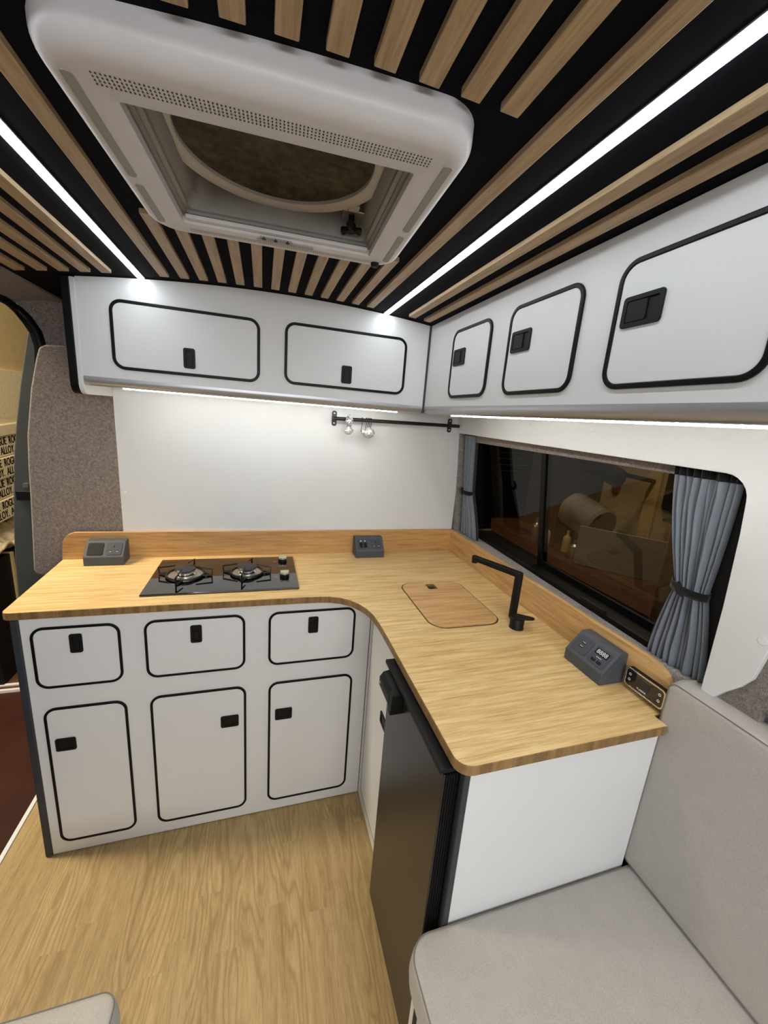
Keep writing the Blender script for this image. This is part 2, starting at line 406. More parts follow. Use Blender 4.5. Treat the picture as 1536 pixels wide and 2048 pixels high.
# opening touches the upstand, so cut it as a notch
notch = [(1.71, 1.88), (-1.70, 1.88), (-1.70, 1.24), (.30, 1.24), (.36, 1.235), (.395, 1.21), (.408, 1.17), (.412, 1.13), (.420, 1.085), (.436, 1.055), (.458, 1.027), (.475, 1.000), (.499, 1.000), (.496, 1.20), (.498, 1.35)]
notch += [(.501+.045-.045*math.cos(math.radians(a)), 1.461-.048+.048*math.sin(math.radians(a))) for a in (0, 15, 30, 45, 60, 75, 90)]+[(1.10, 1.4675), (1.695, 1.474), (1.71, 1.474)]
struct(obj('wall_right_panel', shear(plate(notch, [], 'x', .900, .912), LEAN), 'panel', bevel=.0015))
# rest of the shell behind the camera
struct(obj('wall_left', bx(-.84, -.82, -1.75, .30, 0, 1.80), 'felt_l', smooth=False))
struct(obj('wall_front', bx(-.85, .98, -1.78, -1.75, 0, 1.9), 'felt_l', smooth=False))
# left header above the sliding-door opening
bm = BM(); pr = [(-.655, 1.815), (-.70, 1.818), (-.75, 1.814), (-.805, 1.803), (-.83, 1.80), (-.84, 1.84), (-.655, 1.86)]
prism(bm, pr, 'y', -1.75, 1.80)
struct(obj('trim_2', bm, 'felt'))
# door seal
path = [(-.812, .28, 1.797)]+[(-.812, y, 1.797) for y in (.6, 1.0, 1.4, 1.68)]+[(-.808, 1.73, 1.792), (-.796, 1.762, 1.776), (-.775, 1.772, 1.748), (-.754, 1.774, 1.71), (-.745, 1.774, 1.66), (-.750, 1.774, 1.60), (-.765, 1.774, 1.54)]
s1 = obj('door_seal', tube(BM(), path, [.012]*6+[.015, .019, .020, .020, .020, .014], 12), 'blacktrim'); tag(s1, 'black rubber seal round the top of the left door opening', 'door seal')
# grey body pillar
P = [(-.74, 1.755), (-.772, 1.755), (-.79, 1.70), (-.828, 1.53), (-.855, 1.393), (-.874, 1.28), (-.888, 1.167), (-.905, 1.02), (-.917, .872), (-.924, .7), (-.928, .3), (-.93, -.3), (-.70, -.3), (-.70, 1.5)]
pil = obj('door_pillar', prism(BM(), P, 'y', 1.786, 1.86), 'bodygrey', bevel=.006); struct(pil)
lt = tag(obj('door_striker', bx(-.878, -.83, 1.772, 1.786, 1.11, 1.145), 'blackdeep', bevel=.002), 'small black latch striker plate on the grey door pillar', 'striker plate')
obj('screw', prism(BM(), rrect(-.856, -.840, 1.158, 1.174, .004), 'y', 1.778, 1.786), 'steel', lt)

# white back panel + screw caps
bp = obj('wall_back_panel', bx(-.518, .902, 1.706, 1.722, 1.004, 1.60), 'panel', bevel=.0015); struct(bp)
for (x, z, cl) in ((.18, 1.273, 'in the middle of the back panel below the hook rail'), (.579, 1.039, 'just above the upstand behind the corner outlet box'), (-.50, 1.16, 'at the left edge of the back panel by the felt'), (-.038, 1.035, 'just above the upstand behind the hob'), (.873, 1.29, 'at the right edge of the back panel by the curtain')):
    tag(obj('screw_cap', lathe(BM(), [(0, .0012), (.005, .001), (.006, 0)], (0, 0, 0), 20, Matrix.Rotation(PI/2, 3, 'X')), 'panel'), 'tiny white screw cap ' + cl, 'screw cap', 'screw caps on the back panel').location = (x, 1.706, z)
for (y, z) in ((.896, 1.53), (1.17, 1.535), (.421, 1.167)):
    c = obj('screw_cap', lathe(BM(), [(0, .0014), (.007, .0012), (.0085, 0)], (0, 0, 0), 20, Matrix.Rotation(-PI/2, 3, 'Y')), 'panel')
    tag(c, {.896: 'round white screw cap above the middle of the window', 1.17: 'round white screw cap above the window, nearer the hook rail', .421: 'larger white screw cap low on the panel right of the curtain'}[y], 'screw cap', 'screw caps on the window panel')
    c.location = (WX(z), y, z)

# ================================================================== window
win = thing('sliding_window', 'dark tinted sliding window in a black frame above the side worktop', 'window', (.97, 1.1, 1.0)); 
win.name = 'window_1'; del win['label']; del win['category']; win['kind'] = 'structure'
GX = lambda y, z, off=0: .948+off+.045*(y-.72)-LEAN*(z-1.0)
def warp(bm):
    for v in bm.verts: v.co.x = GX(v.co.y, v.co.z, v.co.x)
    return bm
PX = lambda y, z, off=0: 1.005+off+.026*(y-1.1)-.15*(z-1.2)
def warp2(bm):
    for v in bm.verts: v.co.x = PX(v.co.y, v.co.z, v.co.x)
    return bm
fr = ring(BM(), rrect(.44, 1.715, .985, 1.50, .03), rrect(.475, 1.675, 1.010, 1.470, .03), 'x', 0, .115)
obj('window_frame', warp(fr), 'blacktrim', win, bevel=.003)
obj('window_rail', warp(bx(-.006, .03, .46, 1.70, .985, 1.016)), 'blacktrim', win, bevel=.004)
obj('sliding_sash', warp2(ring(BM(), rrect(.50, 1.215, .992, 1.49, .012), rrect(.53, 1.190, 1.030, 1.462, .012), 'x', -.006, .006)), 'blacktrim', win, bevel=.002)
obj('sash_bar', warp2(bx(.0, .018, 1.185, 1.215, 1.00, 1.48)), 'blacktrim', win, bevel=.002)
obj('glass_pane', warp2(bx(.000, .003, .475, 1.20, 1.0, 1.485)), 'glass', win, smooth=False)
obj('glass_pane', warp2(bx(.012, .015, 1.20, 1.70, 1.0, 1.485)), 'glass', win, smooth=False)
obj('sash_latch', warp(bx(-.010, .0, .80, .90, 1.016, 1.026)), 'black', win, bevel=.002)
# felt lining of the recess
bm = BM()
L = [(1.72, .0), (1.2, 0), (.72, 0), (.45, 0)]
v0 = [bm.verts.new((WX(1.0, .003), y, 1.0015)) for y, _ in L]; v1 = [bm.verts.new((GX(y, 1.0, -.004), y, .9985)) for y, _ in L]
v2 = [bm.verts.new((WX(.97, .003), y, .97)) for y, _ in L]
for i in range(3): bm.faces.new((v0[i], v0[i+1], v1[i+1], v1[i])); bm.faces.new((v0[i], v2[i], v2[i+1], v0[i+1]))
struct(obj('window_sill_felt', bm, 'felt_l'))
struct(obj('trim_3', shear(bx(.945, .958, .44, 1.72, 1.440, 1.50), LEAN), 'felt', bevel=.003))
struct(obj('trim_4', shear(bx(.914, .99, 1.70, 1.72, 1.0, 1.50), LEAN), 'felt_l'))

# ------------------------------------------------------------------ curtains
def curtain(top, mid, bot, zt, zm, zb, off, npl, seed, label, dark_top, spans):
    rnd = random.Random(seed)
    t = thing('curtain', label, 'curtain', (WX(zb, off), (bot[0]+bot[1])/2, zb), 'window curtains')
    nu, nv = npl*12, 44
    ws = [rnd.uniform(.6, 1.5) for _ in range(npl)]; tot = sum(ws); edges = [0]
    for q in ws: edges.append(edges[-1]+q/tot)
    wob = [rnd.uniform(-1, 1) for _ in range(npl+1)]
    def span(z):
        if z >= zm:
            s = min(1, (z-zm)/(zt-zm)); s = 1-(1-s)**1.7
            return mid[0]+(top[0]-mid[0])*s, mid[1]+(top[1]-mid[1])*s
        s = min(1, (zm-z)/(zm-zb)); s = 1-(1-s)**1.5
        return mid[0]+(bot[0]-mid[0])*s, mid[1]+(bot[1]-mid[1])*s
    def surf(zlo, zhi, nv, dx, uu=(0, 1), amp=1):
        bm = BM(); rows = []
        for j in range(nv+1):
            z = zlo+(zhi-zlo)*j/nv; a, b = span(z); row = []
            squeeze = (b-a)/max(abs(top[1]-top[0]), .01)
            for i in range(nu+1):
                u = uu[0]+(uu[1]-uu[0])*i/nu
                k = 0
                while k < npl-1 and u > edges[k+1]: k += 1
                f = (u-edges[k])/(edges[k+1]-edges[k])
                h = abs(math.sin(PI*f))**.7
                depth = .0175*amp*(ws[k])*(1.1-.3*squeeze)*h
                uw = u+.018*math.sin(4*z*10+wob[k]*3)*math.sin(PI*u)*abs(z-zm)*4
                row.append(bm.verts.new((WX(z, off)-depth+dx, b-(b-a)*uw, z)))
            rows.append(row)
        for j in range(nv):
            for i in range(nu): bm.faces.new((rows[j][i], rows[j][i+1], rows[j+1][i+1], rows[j+1][i]))
        return bm
    c = obj('drape', surf(zb, zt, nv, 0), 'curtain', t, ang=75)
    m = c.modifiers.new('solid', 'SOLIDIFY'); m.thickness = .0012
    d = obj('heading_tape', surf(zt-dark_top, zt+.001, 6, -.0018, amp=1.08), 'curtain_dark', t, ang=75)
    # dark blackout lining standing out past both edges
    bm = BM(); rows = []
    for j in range(31):
        z = zb+(zt-zb)*j/30; a, b = span(z); e0, e1 = spans
        rows.append([bm.verts.new((WX(z, off)+.006, b+e1(z), z)), bm.verts.new((WX(z, off)+.006, a-e0(z), z))])
    for j in range(30): bm.faces.new((rows[j][0], rows[j][1], rows[j+1][1], rows[j+1][0]))
    obj('lining', bm, 'curtain_dark', t)
    # tie band with a knot
    a, b = mid; n = 26; pts = []
    for i in range(n):
        th = 2*PI*i/n; pts.append((WX(zm, off)-.010+.029*math.cos(th), (a+b)/2+((b-a)/2+.006)*math.sin(th), zm+.004*math.sin(th)))
    bm = BM(); lo, hi = [], []
    for p in pts: lo.append(bm.verts.new((p[0], p[1], p[2]-.009))); hi.append(bm.verts.new((p[0], p[1], p[2]+.009)))
    for i in range(n): bm.faces.new((lo[i], lo[(i+1) % n], hi[(i+1) % n], hi[i]))
    tb = obj('tie_band', bm, 'curtain_dark', t); m = tb.modifiers.new('solid', 'SOLIDIFY'); m.thickness = .002
    yk = (a+b)/2; xk = WX(zm, off)-.041
    bm = prism(BM(), [(yk-.012, zm-.014), (yk+.004, zm-.010), (yk+.014, zm+.008), (yk+.006, zm+.020), (yk-.002, zm+.010)], 'x', xk-.002, xk+.003)
    obj('tie_knot', bm, 'curtain_dark', tb, bevel=.001)
    return t
curtain((.528, .668), (.545, .613), (.515, .650), 1.474, 1.197, 1.0, .034, 10, 3, 'slate-blue curtain at the right end of the window, tied in the middle', .032,
        (lambda z: .014+.04*max(0, 1-abs(z-1.2)/.1), lambda z: .010))
curtain((1.592, 1.668), (1.592, 1.652), (1.530, 1.668), 1.474, 1.212, 1.0, .040, 5, 5, 'slate-blue curtain in the far corner of the window by the white back panel', .006,
        (lambda z: .012, lambda z: .006))

# ================================================================== ceiling slats and lights
SLAT_W = .0245
def slat(xc, y0, y1, label, group):
    bm = BM(); z = CEIL(xc); s = -2*.108*(xc-.1)
    box(bm, -SLAT_W/2, SLAT_W/2, y0, y1, -.009, .0005)
    for v in bm.verts: v.co.z += z+s*v.co.x; v.co.x += xc
    o = obj('ceiling_slat', bm, 'slat', bevel=.0012); return tag(o, label, 'ceiling slat', group)
left_lbl = ['narrow oak slat on the left of the ceiling, outermost by the felt edge', 'oak ceiling slat left of the left light strip, second from the felt edge', 'oak ceiling slat left of the left light strip, third from the felt edge', 'oak ceiling slat left of the left light strip, fourth from the felt edge', 'oak ceiling slat directly left of the left light strip']
for x, l in zip((-.617, -.567, -.517, -.467, -.417), left_lbl): slat(x, -1.7, 1.40, l, 'full-length ceiling slats on the left')
slat(-.272, -1.7, 1.40, 'full-length oak slat between the left light strip and the roof vent', 'full-length ceiling slats beside the vent')
slat(.341, -1.7, 1.40, 'full-length oak slat between the roof vent and the right light strip', 'full-length ceiling slats beside the vent')
ordn = ['leftmost', 'second from left', 'third from left', 'fourth from left', 'fifth from left', 'middle', 'fifth from right', 'fourth from right', 'third from right', 'second from right', 'rightmost']
for i in range(11):
    x = -.219+.0509*i
    slat(x, .985, 1.40, 'short oak slat behind the roof vent, %s of that row' % ordn[i], 'short ceiling slats behind the vent')
fr_ord = {3: 'leftmost visible end', 4: 'second from left', 5: 'third from left', 6: 'fourth from left', 7: 'fourth from right', 8: 'third from right', 9: 'second from right', 10: 'rightmost, nearest the full-length slat'}
for i in range(3, 11):
    x = -.2335+.0509*i
    slat(x, -1.7, .509-.02*x, 'oak slat ending in front of the roof vent, %s' % fr_ord.get(i, 'hidden behind the vent corner at the top edge'), 'ceiling slats in front of the vent')
slat(.492, -1.7, 1.40, 'oak slat directly right of the right light strip', 'full-length ceiling slats on the right')
slat(.548, -1.7, 1.40, 'oak slat nearest the side wall cupboards', 'full-length ceiling slats on the right')
for x, l in ((-.3467, 'bright white LED light strip left of the roof vent'), (.4159, 'bright white LED light strip right of the roof vent')):
    t = thing('led_strip', l, 'light strip', (x, 0, CEIL(x)), 'ceiling LED strips')
    bm = BM(); n = 8; R = []
    for y in (-1.65, 1.455):
        R.append([bm.verts.new((x+.0095*math.cos(PI*k/n), y, CEIL(x)-.001-.0035*math.sin(PI*k/n))) for k in range(n+1)])
    for k in range(n): bm.faces.new((R[0][k], R[0][k+1], R[1][k+1], R[1][k]))
    bm.faces.new(R[0]); bm.faces.new(R[1][::-1])
    obj('diffuser', bm, 'led', t)
    obj('channel', bx(x-.011, x+.011, -1.66, 1.458, CEIL(x)-.0012, CEIL(x)+.004), 'alu', t)

# ================================================================== roof vent
vt = thing('roof_vent', 'large square white plastic roof vent hanging from the slatted ceiling', 'roof vent', (.024, .74, 1.86))
def loft(bm, loops):
    R = [[bm.verts.new(p) for p in L] for L in loops]; n = len(R[0])
    for A, B_ in zip(R, R[1:]):
        for i in range(n): bm.faces.new((A[i], A[(i+1) % n], B_[(i+1) % n], B_[i]))
    return bm
def rr3(x0, x1, y0, y1, r, z, n=10): return [(a, b, z) for a, b in rrect(x0, x1, y0, y1, r, n)]
VX0, VX1, VY0, VY1 = -.219, .268, .529, .976
OX0, OX1, OY0, OY1 = -.153, .203, .610, .918
loops = [rr3(VX0, VX1, VY0, VY1, .055, 1.892)]
for i in range(7):
    t = i/6*PI/2; rx = .020*(1-math.cos(t)); rz = .024*math.sin(t)
    loops.append(rr3(VX0+rx, VX1-rx, VY0+rx*1.3, VY1-rx, .055-rx*.6, 1.864-rz))
loops += [rr3(OX0-.004, OX1+.004, OY0-.004, OY1+.004, .006, 1.8398), rr3(OX0, OX1, OY0, OY1, .004, 1.8415), rr3(OX0, OX1, OY0, OY1, .004, 1.853)]
obj('shroud', loft(BM(), loops), 'vent', vt, ang=50)
loops = [rr3(OX0, OX1, OY0, OY1, .004, 1.853), rr3(OX0-.001, OX1+.001, OY0, OY1+.001, .004, 1.857), rr3(OX0+.006, OX1-.006, OY0+.006, OY1-.004, .006, 1.857), rr3(OX0+.006, OX1-.006, OY0+.006, OY1-.004, .006, 1.862),
         rr3(OX0+.012, OX1-.012, OY0+.010, OY1-.008, .012, 1.864), rr3(OX0+.012, OX1-.012, OY0+.010, OY1-.008, .018, 1.872), rr3(OX0+.022, OX1-.022, OY0+.012, OY1-.008, .03, 1.885), rr3(OX0+.026, OX1-.026, OY0+.012, OY1-.010, .035, 1.935), rr3(OX0+.05, OX1-.05, OY0+.03, OY1-.03, .06, 1.95)]
bm = loft(BM(), loops); bmesh.ops.contextual_create(bm, geom=[]) if False else None
inn = obj('inner_frame', bm, 'vent_in', vt, ang=35)
FC = (.022, .742)
lid = obj('hatch_lid', lathe(BM(), [(0, .004), (.22, .004), (.22, 0), (0, 0)], (FC[0], FC[1]+.02, 1.951)), 'vent_dim', vt)
bm = lathe(BM(), [(.1475, 1.902), (.148, 1.896), (.152, 1.8925), (.160, 1.8915), (.170, 1.893), (.175, 1.899), (.176, 1.91), (.176, 1.935)], (FC[0], FC[1], 0), 72)
bmesh.ops.delete(bm, geom=[f for f in bm.faces if len(f.verts) > 4], context='FACES')
rg = obj('fan_ring', bm, 'vent_ring', vt)
obj('ring_clip', bx(.148, .168, .845, .868, 1.893, 1.900), 'vent_ring', rg, bevel=.002)
obj('ring_clip', bx(-.058, -.046, .888, .897, 1.893, 1.900), 'vent_ring', rg, bevel=.002)
obj('insect_screen', lathe(BM(), [(0, 1.912), (.08, 1.909), (.151, 1.901), (.151, 1.905), (0, 1.916)], (FC[0], FC[1], 0), 72), 'screen', vt)
# crank knob, bracket, screws, corner button
kn = BM(); kx, ky, kz = .158, .885, 1.872
for a in (15, 135, 255):
    t = math.radians(a); tube(kn, [(kx, ky, kz), (kx+.010*math.cos(t), ky+.010*math.sin(t), kz), (kx+.020*math.cos(t), ky+.020*math.sin(t), kz)], [.007, .0055, .0075], 10)
lathe(kn, [(.009, -.006), (.010, 0), (.009, .008), (.006, .012), (.006, .04)], (kx, ky, kz), 16)
obj('crank_knob', kn, 'black', vt)
obj('knob_bracket', bx(.140, .188, .868, .906, 1.895, 1.935), 'steel', vt, bevel=.002)
obj('screw_plate', bx(-.016, .046, OY1-.004, OY1+.004, 1.8385, 1.8415), 'vent_in', vt, bevel=.0006)
for x in (-.008, .014, .037): obj('screw', lathe(BM(), [(0, -.0015), (.0035, -.0012), (.0042, 0), (.0042, .002)], (x, OY1, 1.8385), 14), 'ink', vt)
obj('corner_button', lathe(BM(), [(0, -.010), (.006, -.010), (.009, -.006), (.009, 0)], (.222, .945, 1.842), 20), 'black', vt)
bm = BM()
for i in range(84):
    for j in range(4):
        x = -.165+i*(.378/83); y = .569+j*.0055
        p = [bm.verts.new((x+.0011*math.cos(k*PI/3), y+.0017*math.sin(k*PI/3)+.0*x, 1.8385+(.0012 if True else 0))) for k in range(6)]
        bm.faces.new(p)
o = obj('vent_perforations', bm, 'ink', vt, smooth=False); o.location.z -= .0002; o['kind'] = 'stuff'
bm = BM()
for i in range(95):
    x = -.145+i*(.355/94)
    for y in (.934, .941): bm.faces.new([bm.verts.new(p) for p in ((x, y, 1.8393), (x+.0012, y, 1.8393), (x+.0022, y+.0045, 1.8393), (x+.001, y+.0045, 1.8393))])
o = obj('rear_slots', bm, 'ink', vt, smooth=False); o['kind'] = 'stuff'
# recessed grips along the sides
for x0, x1 in ((VX0+.022, VX0+.034), (VX1-.034, VX1-.022)):
    for y0, y1 in ((.575, .775), (.797, .925)):
        obj('side_grip', prism(BM(), rrect(x0, x1, y0, y1, .005), 'z', 1.8386, 1.8405), 'vent_dim', vt)
obj('step_ledge', bx(OX0+.006, OX1-.006, OY1-.014, OY1, 1.846, 1.853), 'vent', vt, bevel=.002)
obj('slide_tab', bx(-.022, .088, OY1+.003, OY1+.009, 1.8375, 1.8402), 'vent_dim', vt, bevel=.0008)

vt.rotation_euler.z = -.050
# ================================================================== cupboards
def latch(parent, ax, u0, u1, v0, v1, w, d, horiz, flip=False):
    """recessed push latch: rim, paddle"""
    s = 1 if d > 0 else -1
    r = .006
    if ax == 'x':
        rim = ring(BM(), rrect(u0, u1, v0, v1, r), rrect(u0+.0075, u1-.0075, v0+.0075, v1-.0075, .003), ax, w, w+s*.004)
    else:
        rim = ring(BM(), rrect(u0, u1, v0, v1, r), rrect(u0+.0075, u1-.0075, v0+.0075, v1-.0075, .003), ax, w, w+s*.004)
    o = obj('latch', rim, 'black', parent, bevel=.001)
    bk = prism(BM(), rrect(u0+.007, u1-.007, v0+.007, v1-.007, .003), ax, w-s*.0005, w+s*.0008)
    bb = BM(); bb.from_mesh(o.data)
    if horiz:
        um = u0+.0085+(u1-u0-.017)*(.35 if flip else .65)
        a, b = (um, u1-.0085) if flip else (u0+.0085, um)
        pd = rrect(a, b, v0+.0085, v1-.0085, .002)
    else:
        vm = v0+.0085+(v1-v0-.017)*.68
        pd = rrect(u0+.0085, u1-.0085, v0+.0085, vm, .002)
    prism(bb, pd, ax, w+s*.0008, w+s*.0032)
    for f in bk.faces: pass
    tmp = bpy.data.meshes.new('t'); bk.to_mesh(tmp); bk.free(); bb.from_mesh(tmp); bpy.data.meshes.remove(tmp)
    bmesh.ops.recalc_face_normals(bb, faces=bb.faces); bb.to_mesh(o.data); bb.free()
    return o
def door(parent, name, ax, u0, u1, v0, v1, w, d, r, tw, lat, label=None, mat='white'):
    s = 1 if d > 0 else -1
    dr = obj(name, prism(BM(), rrect(u0+tw, u1-tw, v0+tw, v1-tw, r-tw), ax, w-s*.006, w+s*.0035), mat, parent, bevel=.0012)
    obj('edge_trim', ring(BM(), rrect(u0, u1, v0, v1, r, 8), rrect(u0+tw*1.02, u1-tw*1.02, v0+tw*1.02, v1-tw*1.02, r-tw, 8), ax, w-s*.001, w+s*.0055), 'blacktrim', dr, bevel=.0018)
    if lat: latch(dr, ax, *lat[:4], w+s*.0035, d, lat[4], lat[5] if len(lat) > 5 else False)
    return dr

YF = 1.27
bc = thing('base_cupboard', 'white base cupboard under the hob with three drawers over three doors', 'cupboard', (-.15, YF, 0))
obj('carcass', bx(-.664, .386, YF, 1.70, .004, .874), 'white', bc, bevel=.001)
obj('corner_trim', bx(-.684, -.663, YF-.005, 1.70, .002, .874), 'darkgrey', bc, bevel=.004)
for (u0, u1), lt_ in zip(((-.642, -.414), (-.350, -.051), (.024, .328)), ((-.546, -.513), (-.218, -.184), (.158, .193))):
    door(bc, 'drawer', 'y', u0, u1, .642, .846, YF, -1, .034, .0075, (lt_[0], lt_[1], .758, .820, False))
for (u0, u1), lt_, fl in zip(((-.636, -.412), (-.347, -.049), (.026, .331)), ((-.614, -.559), (-.133, -.074), (.050, .110)), (True, False, True)):
    door(bc, 'door', 'y', u0, u1, .050, .572, YF, -1, .034, .0075, (lt_[0], lt_[1], .415, .461, True, False))

sc = thing('corner_cupboard', 'white side cupboard with a thin-lined door beside the black fridge', 'cupboard', (.386, 1.1, 0))
obj('carcass', bx(.387, .412, .955, 1.268, .004, .874), 'white', sc, bevel=.001)
dd = obj('door', prism(BM(), rrect(.97, 1.225, .062, .838, .014), 'x', .3865, .3845), 'white', sc, bevel=.0006)
obj('seal_line', ring(BM(), rrect(.968, 1.228, .059, .841, .016), rrect(.9705, 1.2255, .0615, .8385, .0145), 'x', .3870, .3842), 'darkgrey', dd)
latch(dd, 'x', 1.005, 1.062, .53, .572, .3845, -1, True)

ep = thing('fridge_end_panel', 'white end panel under the worktop between fridge and seat', 'end panel', (.6, .53, 0))
obj('panel', bx(.383, .863, .530, .545, .004, .874), 'white', ep, bevel=.001)
obj('edge_trim', bx(.370, .384, .527, .546, .004, .874), 'darkgrey', ep, bevel=.003)

# back upper cupboard
YU = 1.462
def arch_top(x0, x1, n=24, gap=.002): return [(x0+(x1-x0)*i/n, CEIL(x0+(x1-x0)*i/n)-gap) for i in range(n+1)]
ub = thing('wall_cupboard', 'white wall cupboard across the back with two black-trimmed flap doors', 'cupboard', (0, YU, 1.56), 'upper cupboards')
P = arch_top(-.517, .588)+[(.588, 1.568), (-.517, 1.568)]
obj('carcass', prism(BM(), P, 'y', YU, 1.705), 'white', ub, bevel=.001)
# bull-nosed grey rail with profile swept along x
def rail(x_of, axis, a, b, parent, depth=.03):
    bm = BM(); n = 8; pr = [(-.0012, 1.5695)]
    for i in range(n+1):
        t = PI/2*i/n; pr.append((-.0012+.022*(1-math.cos(t)), 1.565-.020*math.sin(t)))
    pr += [(.045, 1.545), (.045, 1.5695)]
    return prism(bm, [(x_of+q*1, z) for q, z in pr], axis, a, b)
bm = BM(); n = 8; pr = [(YU-.001, 1.5695), (YU-.0012, 1.562)]+[(YU-.0012+.022*(1-math.cos(PI/2*i/n)), 1.562-.019*math.sin(PI/2*i/n)) for i in range(1, n+1)]+[(YU+.05, 1.543), (YU+.05, 1.5695)]
prism(bm, pr, 'x', -.517, .588); obj('bottom_rail', bm, 'alu', ub, ang=50)
obj('underside', bx(-.517, .60, YU+.05, 1.705, 1.552, 1.569), 'white', ub)
# end panel that drops lower, black edged
def endp(x0, x1, inset, mat, nm):
    zt = CEIL(-.53)-.003; z0 = 1.515+inset*0; r = .03-inset
    P = [(1.705, z0), (YU-.002+inset+r, z0)]+[(YU-.002+inset+r-r*math.sin(PI/2*i/6), z0+r-r*math.cos(PI/2*i/6)) for i in range(1, 7)]+[(YU-.002+inset, zt), (1.705, zt)]
    return obj(nm, prism(BM(), P, 'x', x0, x1), mat, ub, bevel=.002)
endp(-.531, -.517, 0, 'white', 'end_panel'); endp(-.552, -.531, -.001, 'blacktrim', 'end_trim')
obj('corner_trim', bx(.586, .594, YU-.006, YU+.02, 1.545, CEIL(.59)-.003), 'darkgrey', ub, bevel=.002)
door(ub, 'flap_door', 'y', -.436, -.009, 1.597, 1.796, YU, -1, .034, .0088, (-.240, -.206, 1.620, 1.681, False))
door(ub, 'flap_door', 'y', .070, .504, 1.603, 1.802, YU, -1, .034, .0088, (.266, .303, 1.624, 1.684, False))

# side upper cupboard
XU = .592
ur = thing('wall_cupboard', 'white wall cupboard along the side over the window with black-trimmed doors', 'cupboard', (XU, .4, 1.56), 'upper cupboards')
obj('carcass', prism(BM(), [(x, z) for x, z in arch_top(XU, .866, 8)]+[(.866, 1.568), (XU, 1.568)], 'y', -1.0, YU), 'white', ur, bevel=.001)
bm = BM(); pr = [(XU-.001, 1.5695), (XU-.0012, 1.562)]+[(XU-.0012+.022*(1-math.cos(PI/2*i/n)), 1.562-.019*math.sin(PI/2*i/n)) for i in range(1, n+1)]+[(XU+.05, 1.543), (XU+.05, 1.5695)]
prism(bm, pr, 'y', -1.0, YU); obj('bottom_rail', bm, 'alu', ur, ang=50)
obj('underside', bx(XU+.05, .865, -1.0, YU, 1.552, 1.569), 'white', ur)
for (y0, y1) in ((1.020, 1.254), (.692, .936), (.355, .612), (.02, .28)):
    door(ur, 'door', 'x', y0, y1, 1.594, 1.802, XU, -1, .034, .0088, (y1-.095, y1-.021, 1.693, 1.742, True, True))
# under-cupboard lights
t = thing('led_strip', 'dotted warm LED strip under the back wall cupboard', 'light strip', (0, 1.52, 1.543), 'under-cupboard LED strips')
obj('diffuser', bx(-.43, .505, 1.516, 1.524, 1.540, 1.5455), 'led_x', t); obj('channel', bx(-.435, .51, 1.512, 1.528, 1.545, 1.552), 'alu', t)
t = thing('led_strip', 'dotted warm LED strip under the side wall cupboard above the window', 'light strip', (.66, .6, 1.543), 'under-cupboard LED strips')
obj('diffuser', bx(.656, .664, -.9, 1.35, 1.540, 1.5455), 'led_y', t); obj('channel', bx(.652, .668, -.95, 1.355, 1.545, 1.552), 'alu', t)

# ================================================================== worktop
arc = [(.117, 1.2575), (.193, 1.2545), (.225, 1.250), (.262, 1.236), (.292, 1.213), (.316, 1.180), (.332, 1.145), (.342, 1.105), (.347, 1.05)]
P = [(-.722, 1.708), (-.702, 1.28), (-.698, 1.270), (-.690, 1.2645), (-.680, 1.2625)]+arc+[(.349, .95)]
P += [(.351+.032*(1-math.cos(PI/2*i/6)), .517+.032*(1-math.sin(PI/2*i/6))) for i in range(7)]+[(.864, .517), (.864, .549), (.905, .549), (.905, 1.708)]
LID = (.506, .752, .989, 1.331)
hl = rrect(LID[0]-.0025, LID[1]+.0025, LID[2]-.003, LID[3]+.002, .056, 10)
wt = plate(P, [hl], 'z', .876, .900)
wo = obj('worktop', wt, ['bamboo', 'bamboo_edge'], bevel=.0025, seg=3)
tag(wo, 'L-shaped light bamboo worktop with dark layered edge running round the corner', 'worktop')
for p in wo.data.polygons:
    if abs(p.normal.z) < .5: p.material_index = 1
ubk = [(-.722, .900), (-.716, .965), (-.708, .985), (-.695, .999), (-.676, 1.0065), (.905, 1.0065), (.905, .9)]
obj('upstand', prism(BM(), ubk, 'y', 1.692, 1.7055), 'bamboo_x', wo, bevel=.0015)
urt = [(1.692, .9002), (1.692, 1.0065), (.612, 1.0065), (.587, 1.002), (.564, .990), (.553, .975), (.550, .955), (.550, .9002)]
ur_ = obj('upstand', prism(BM(), urt, 'x', .9055-.0145, .9055), 'bamboo_y', wo, bevel=.0015)
# sink and lid
sk = thing('sink', 'bamboo-covered sink sunk in the worktop beside the tap', 'sink', (.63, 1.16, .875))
obj('basin', loft(BM(), [rr3(LID[0]-.012, LID[1]+.012, LID[2]-.012, LID[3]+.012, .06, .8755), rr3(LID[0]+.004, LID[1]-.004, LID[2]+.004, LID[3]-.004, .05, .874), rr3(LID[0]+.02, LID[1]-.02, LID[2]+.02, LID[3]-.02, .05, .78), rr3(LID[0]+.1, LID[1]-.1, LID[2]+.15, LID[3]-.15, .01, .779)]), 'blackdeep', sk)
lid_bm = plate(rrect(LID[0]+.0005, LID[1]-.0005, LID[2]+.002, LID[3]-.001, .053, 10), [rrect(.607, .643, 1.266, 1.309, .006)], 'z', .880, .9005)
ldo = obj('lid', lid_bm, ['bamboo_lid', 'bamboo_edge'], sk, bevel=.002)
for p in ldo.data.polygons:
    if abs(p.normal.z) < .5: p.material_index = 1
obj('pull_ring', bx(.607, .643, 1.266, 1.309, .886, .889), 'ink', ldo)

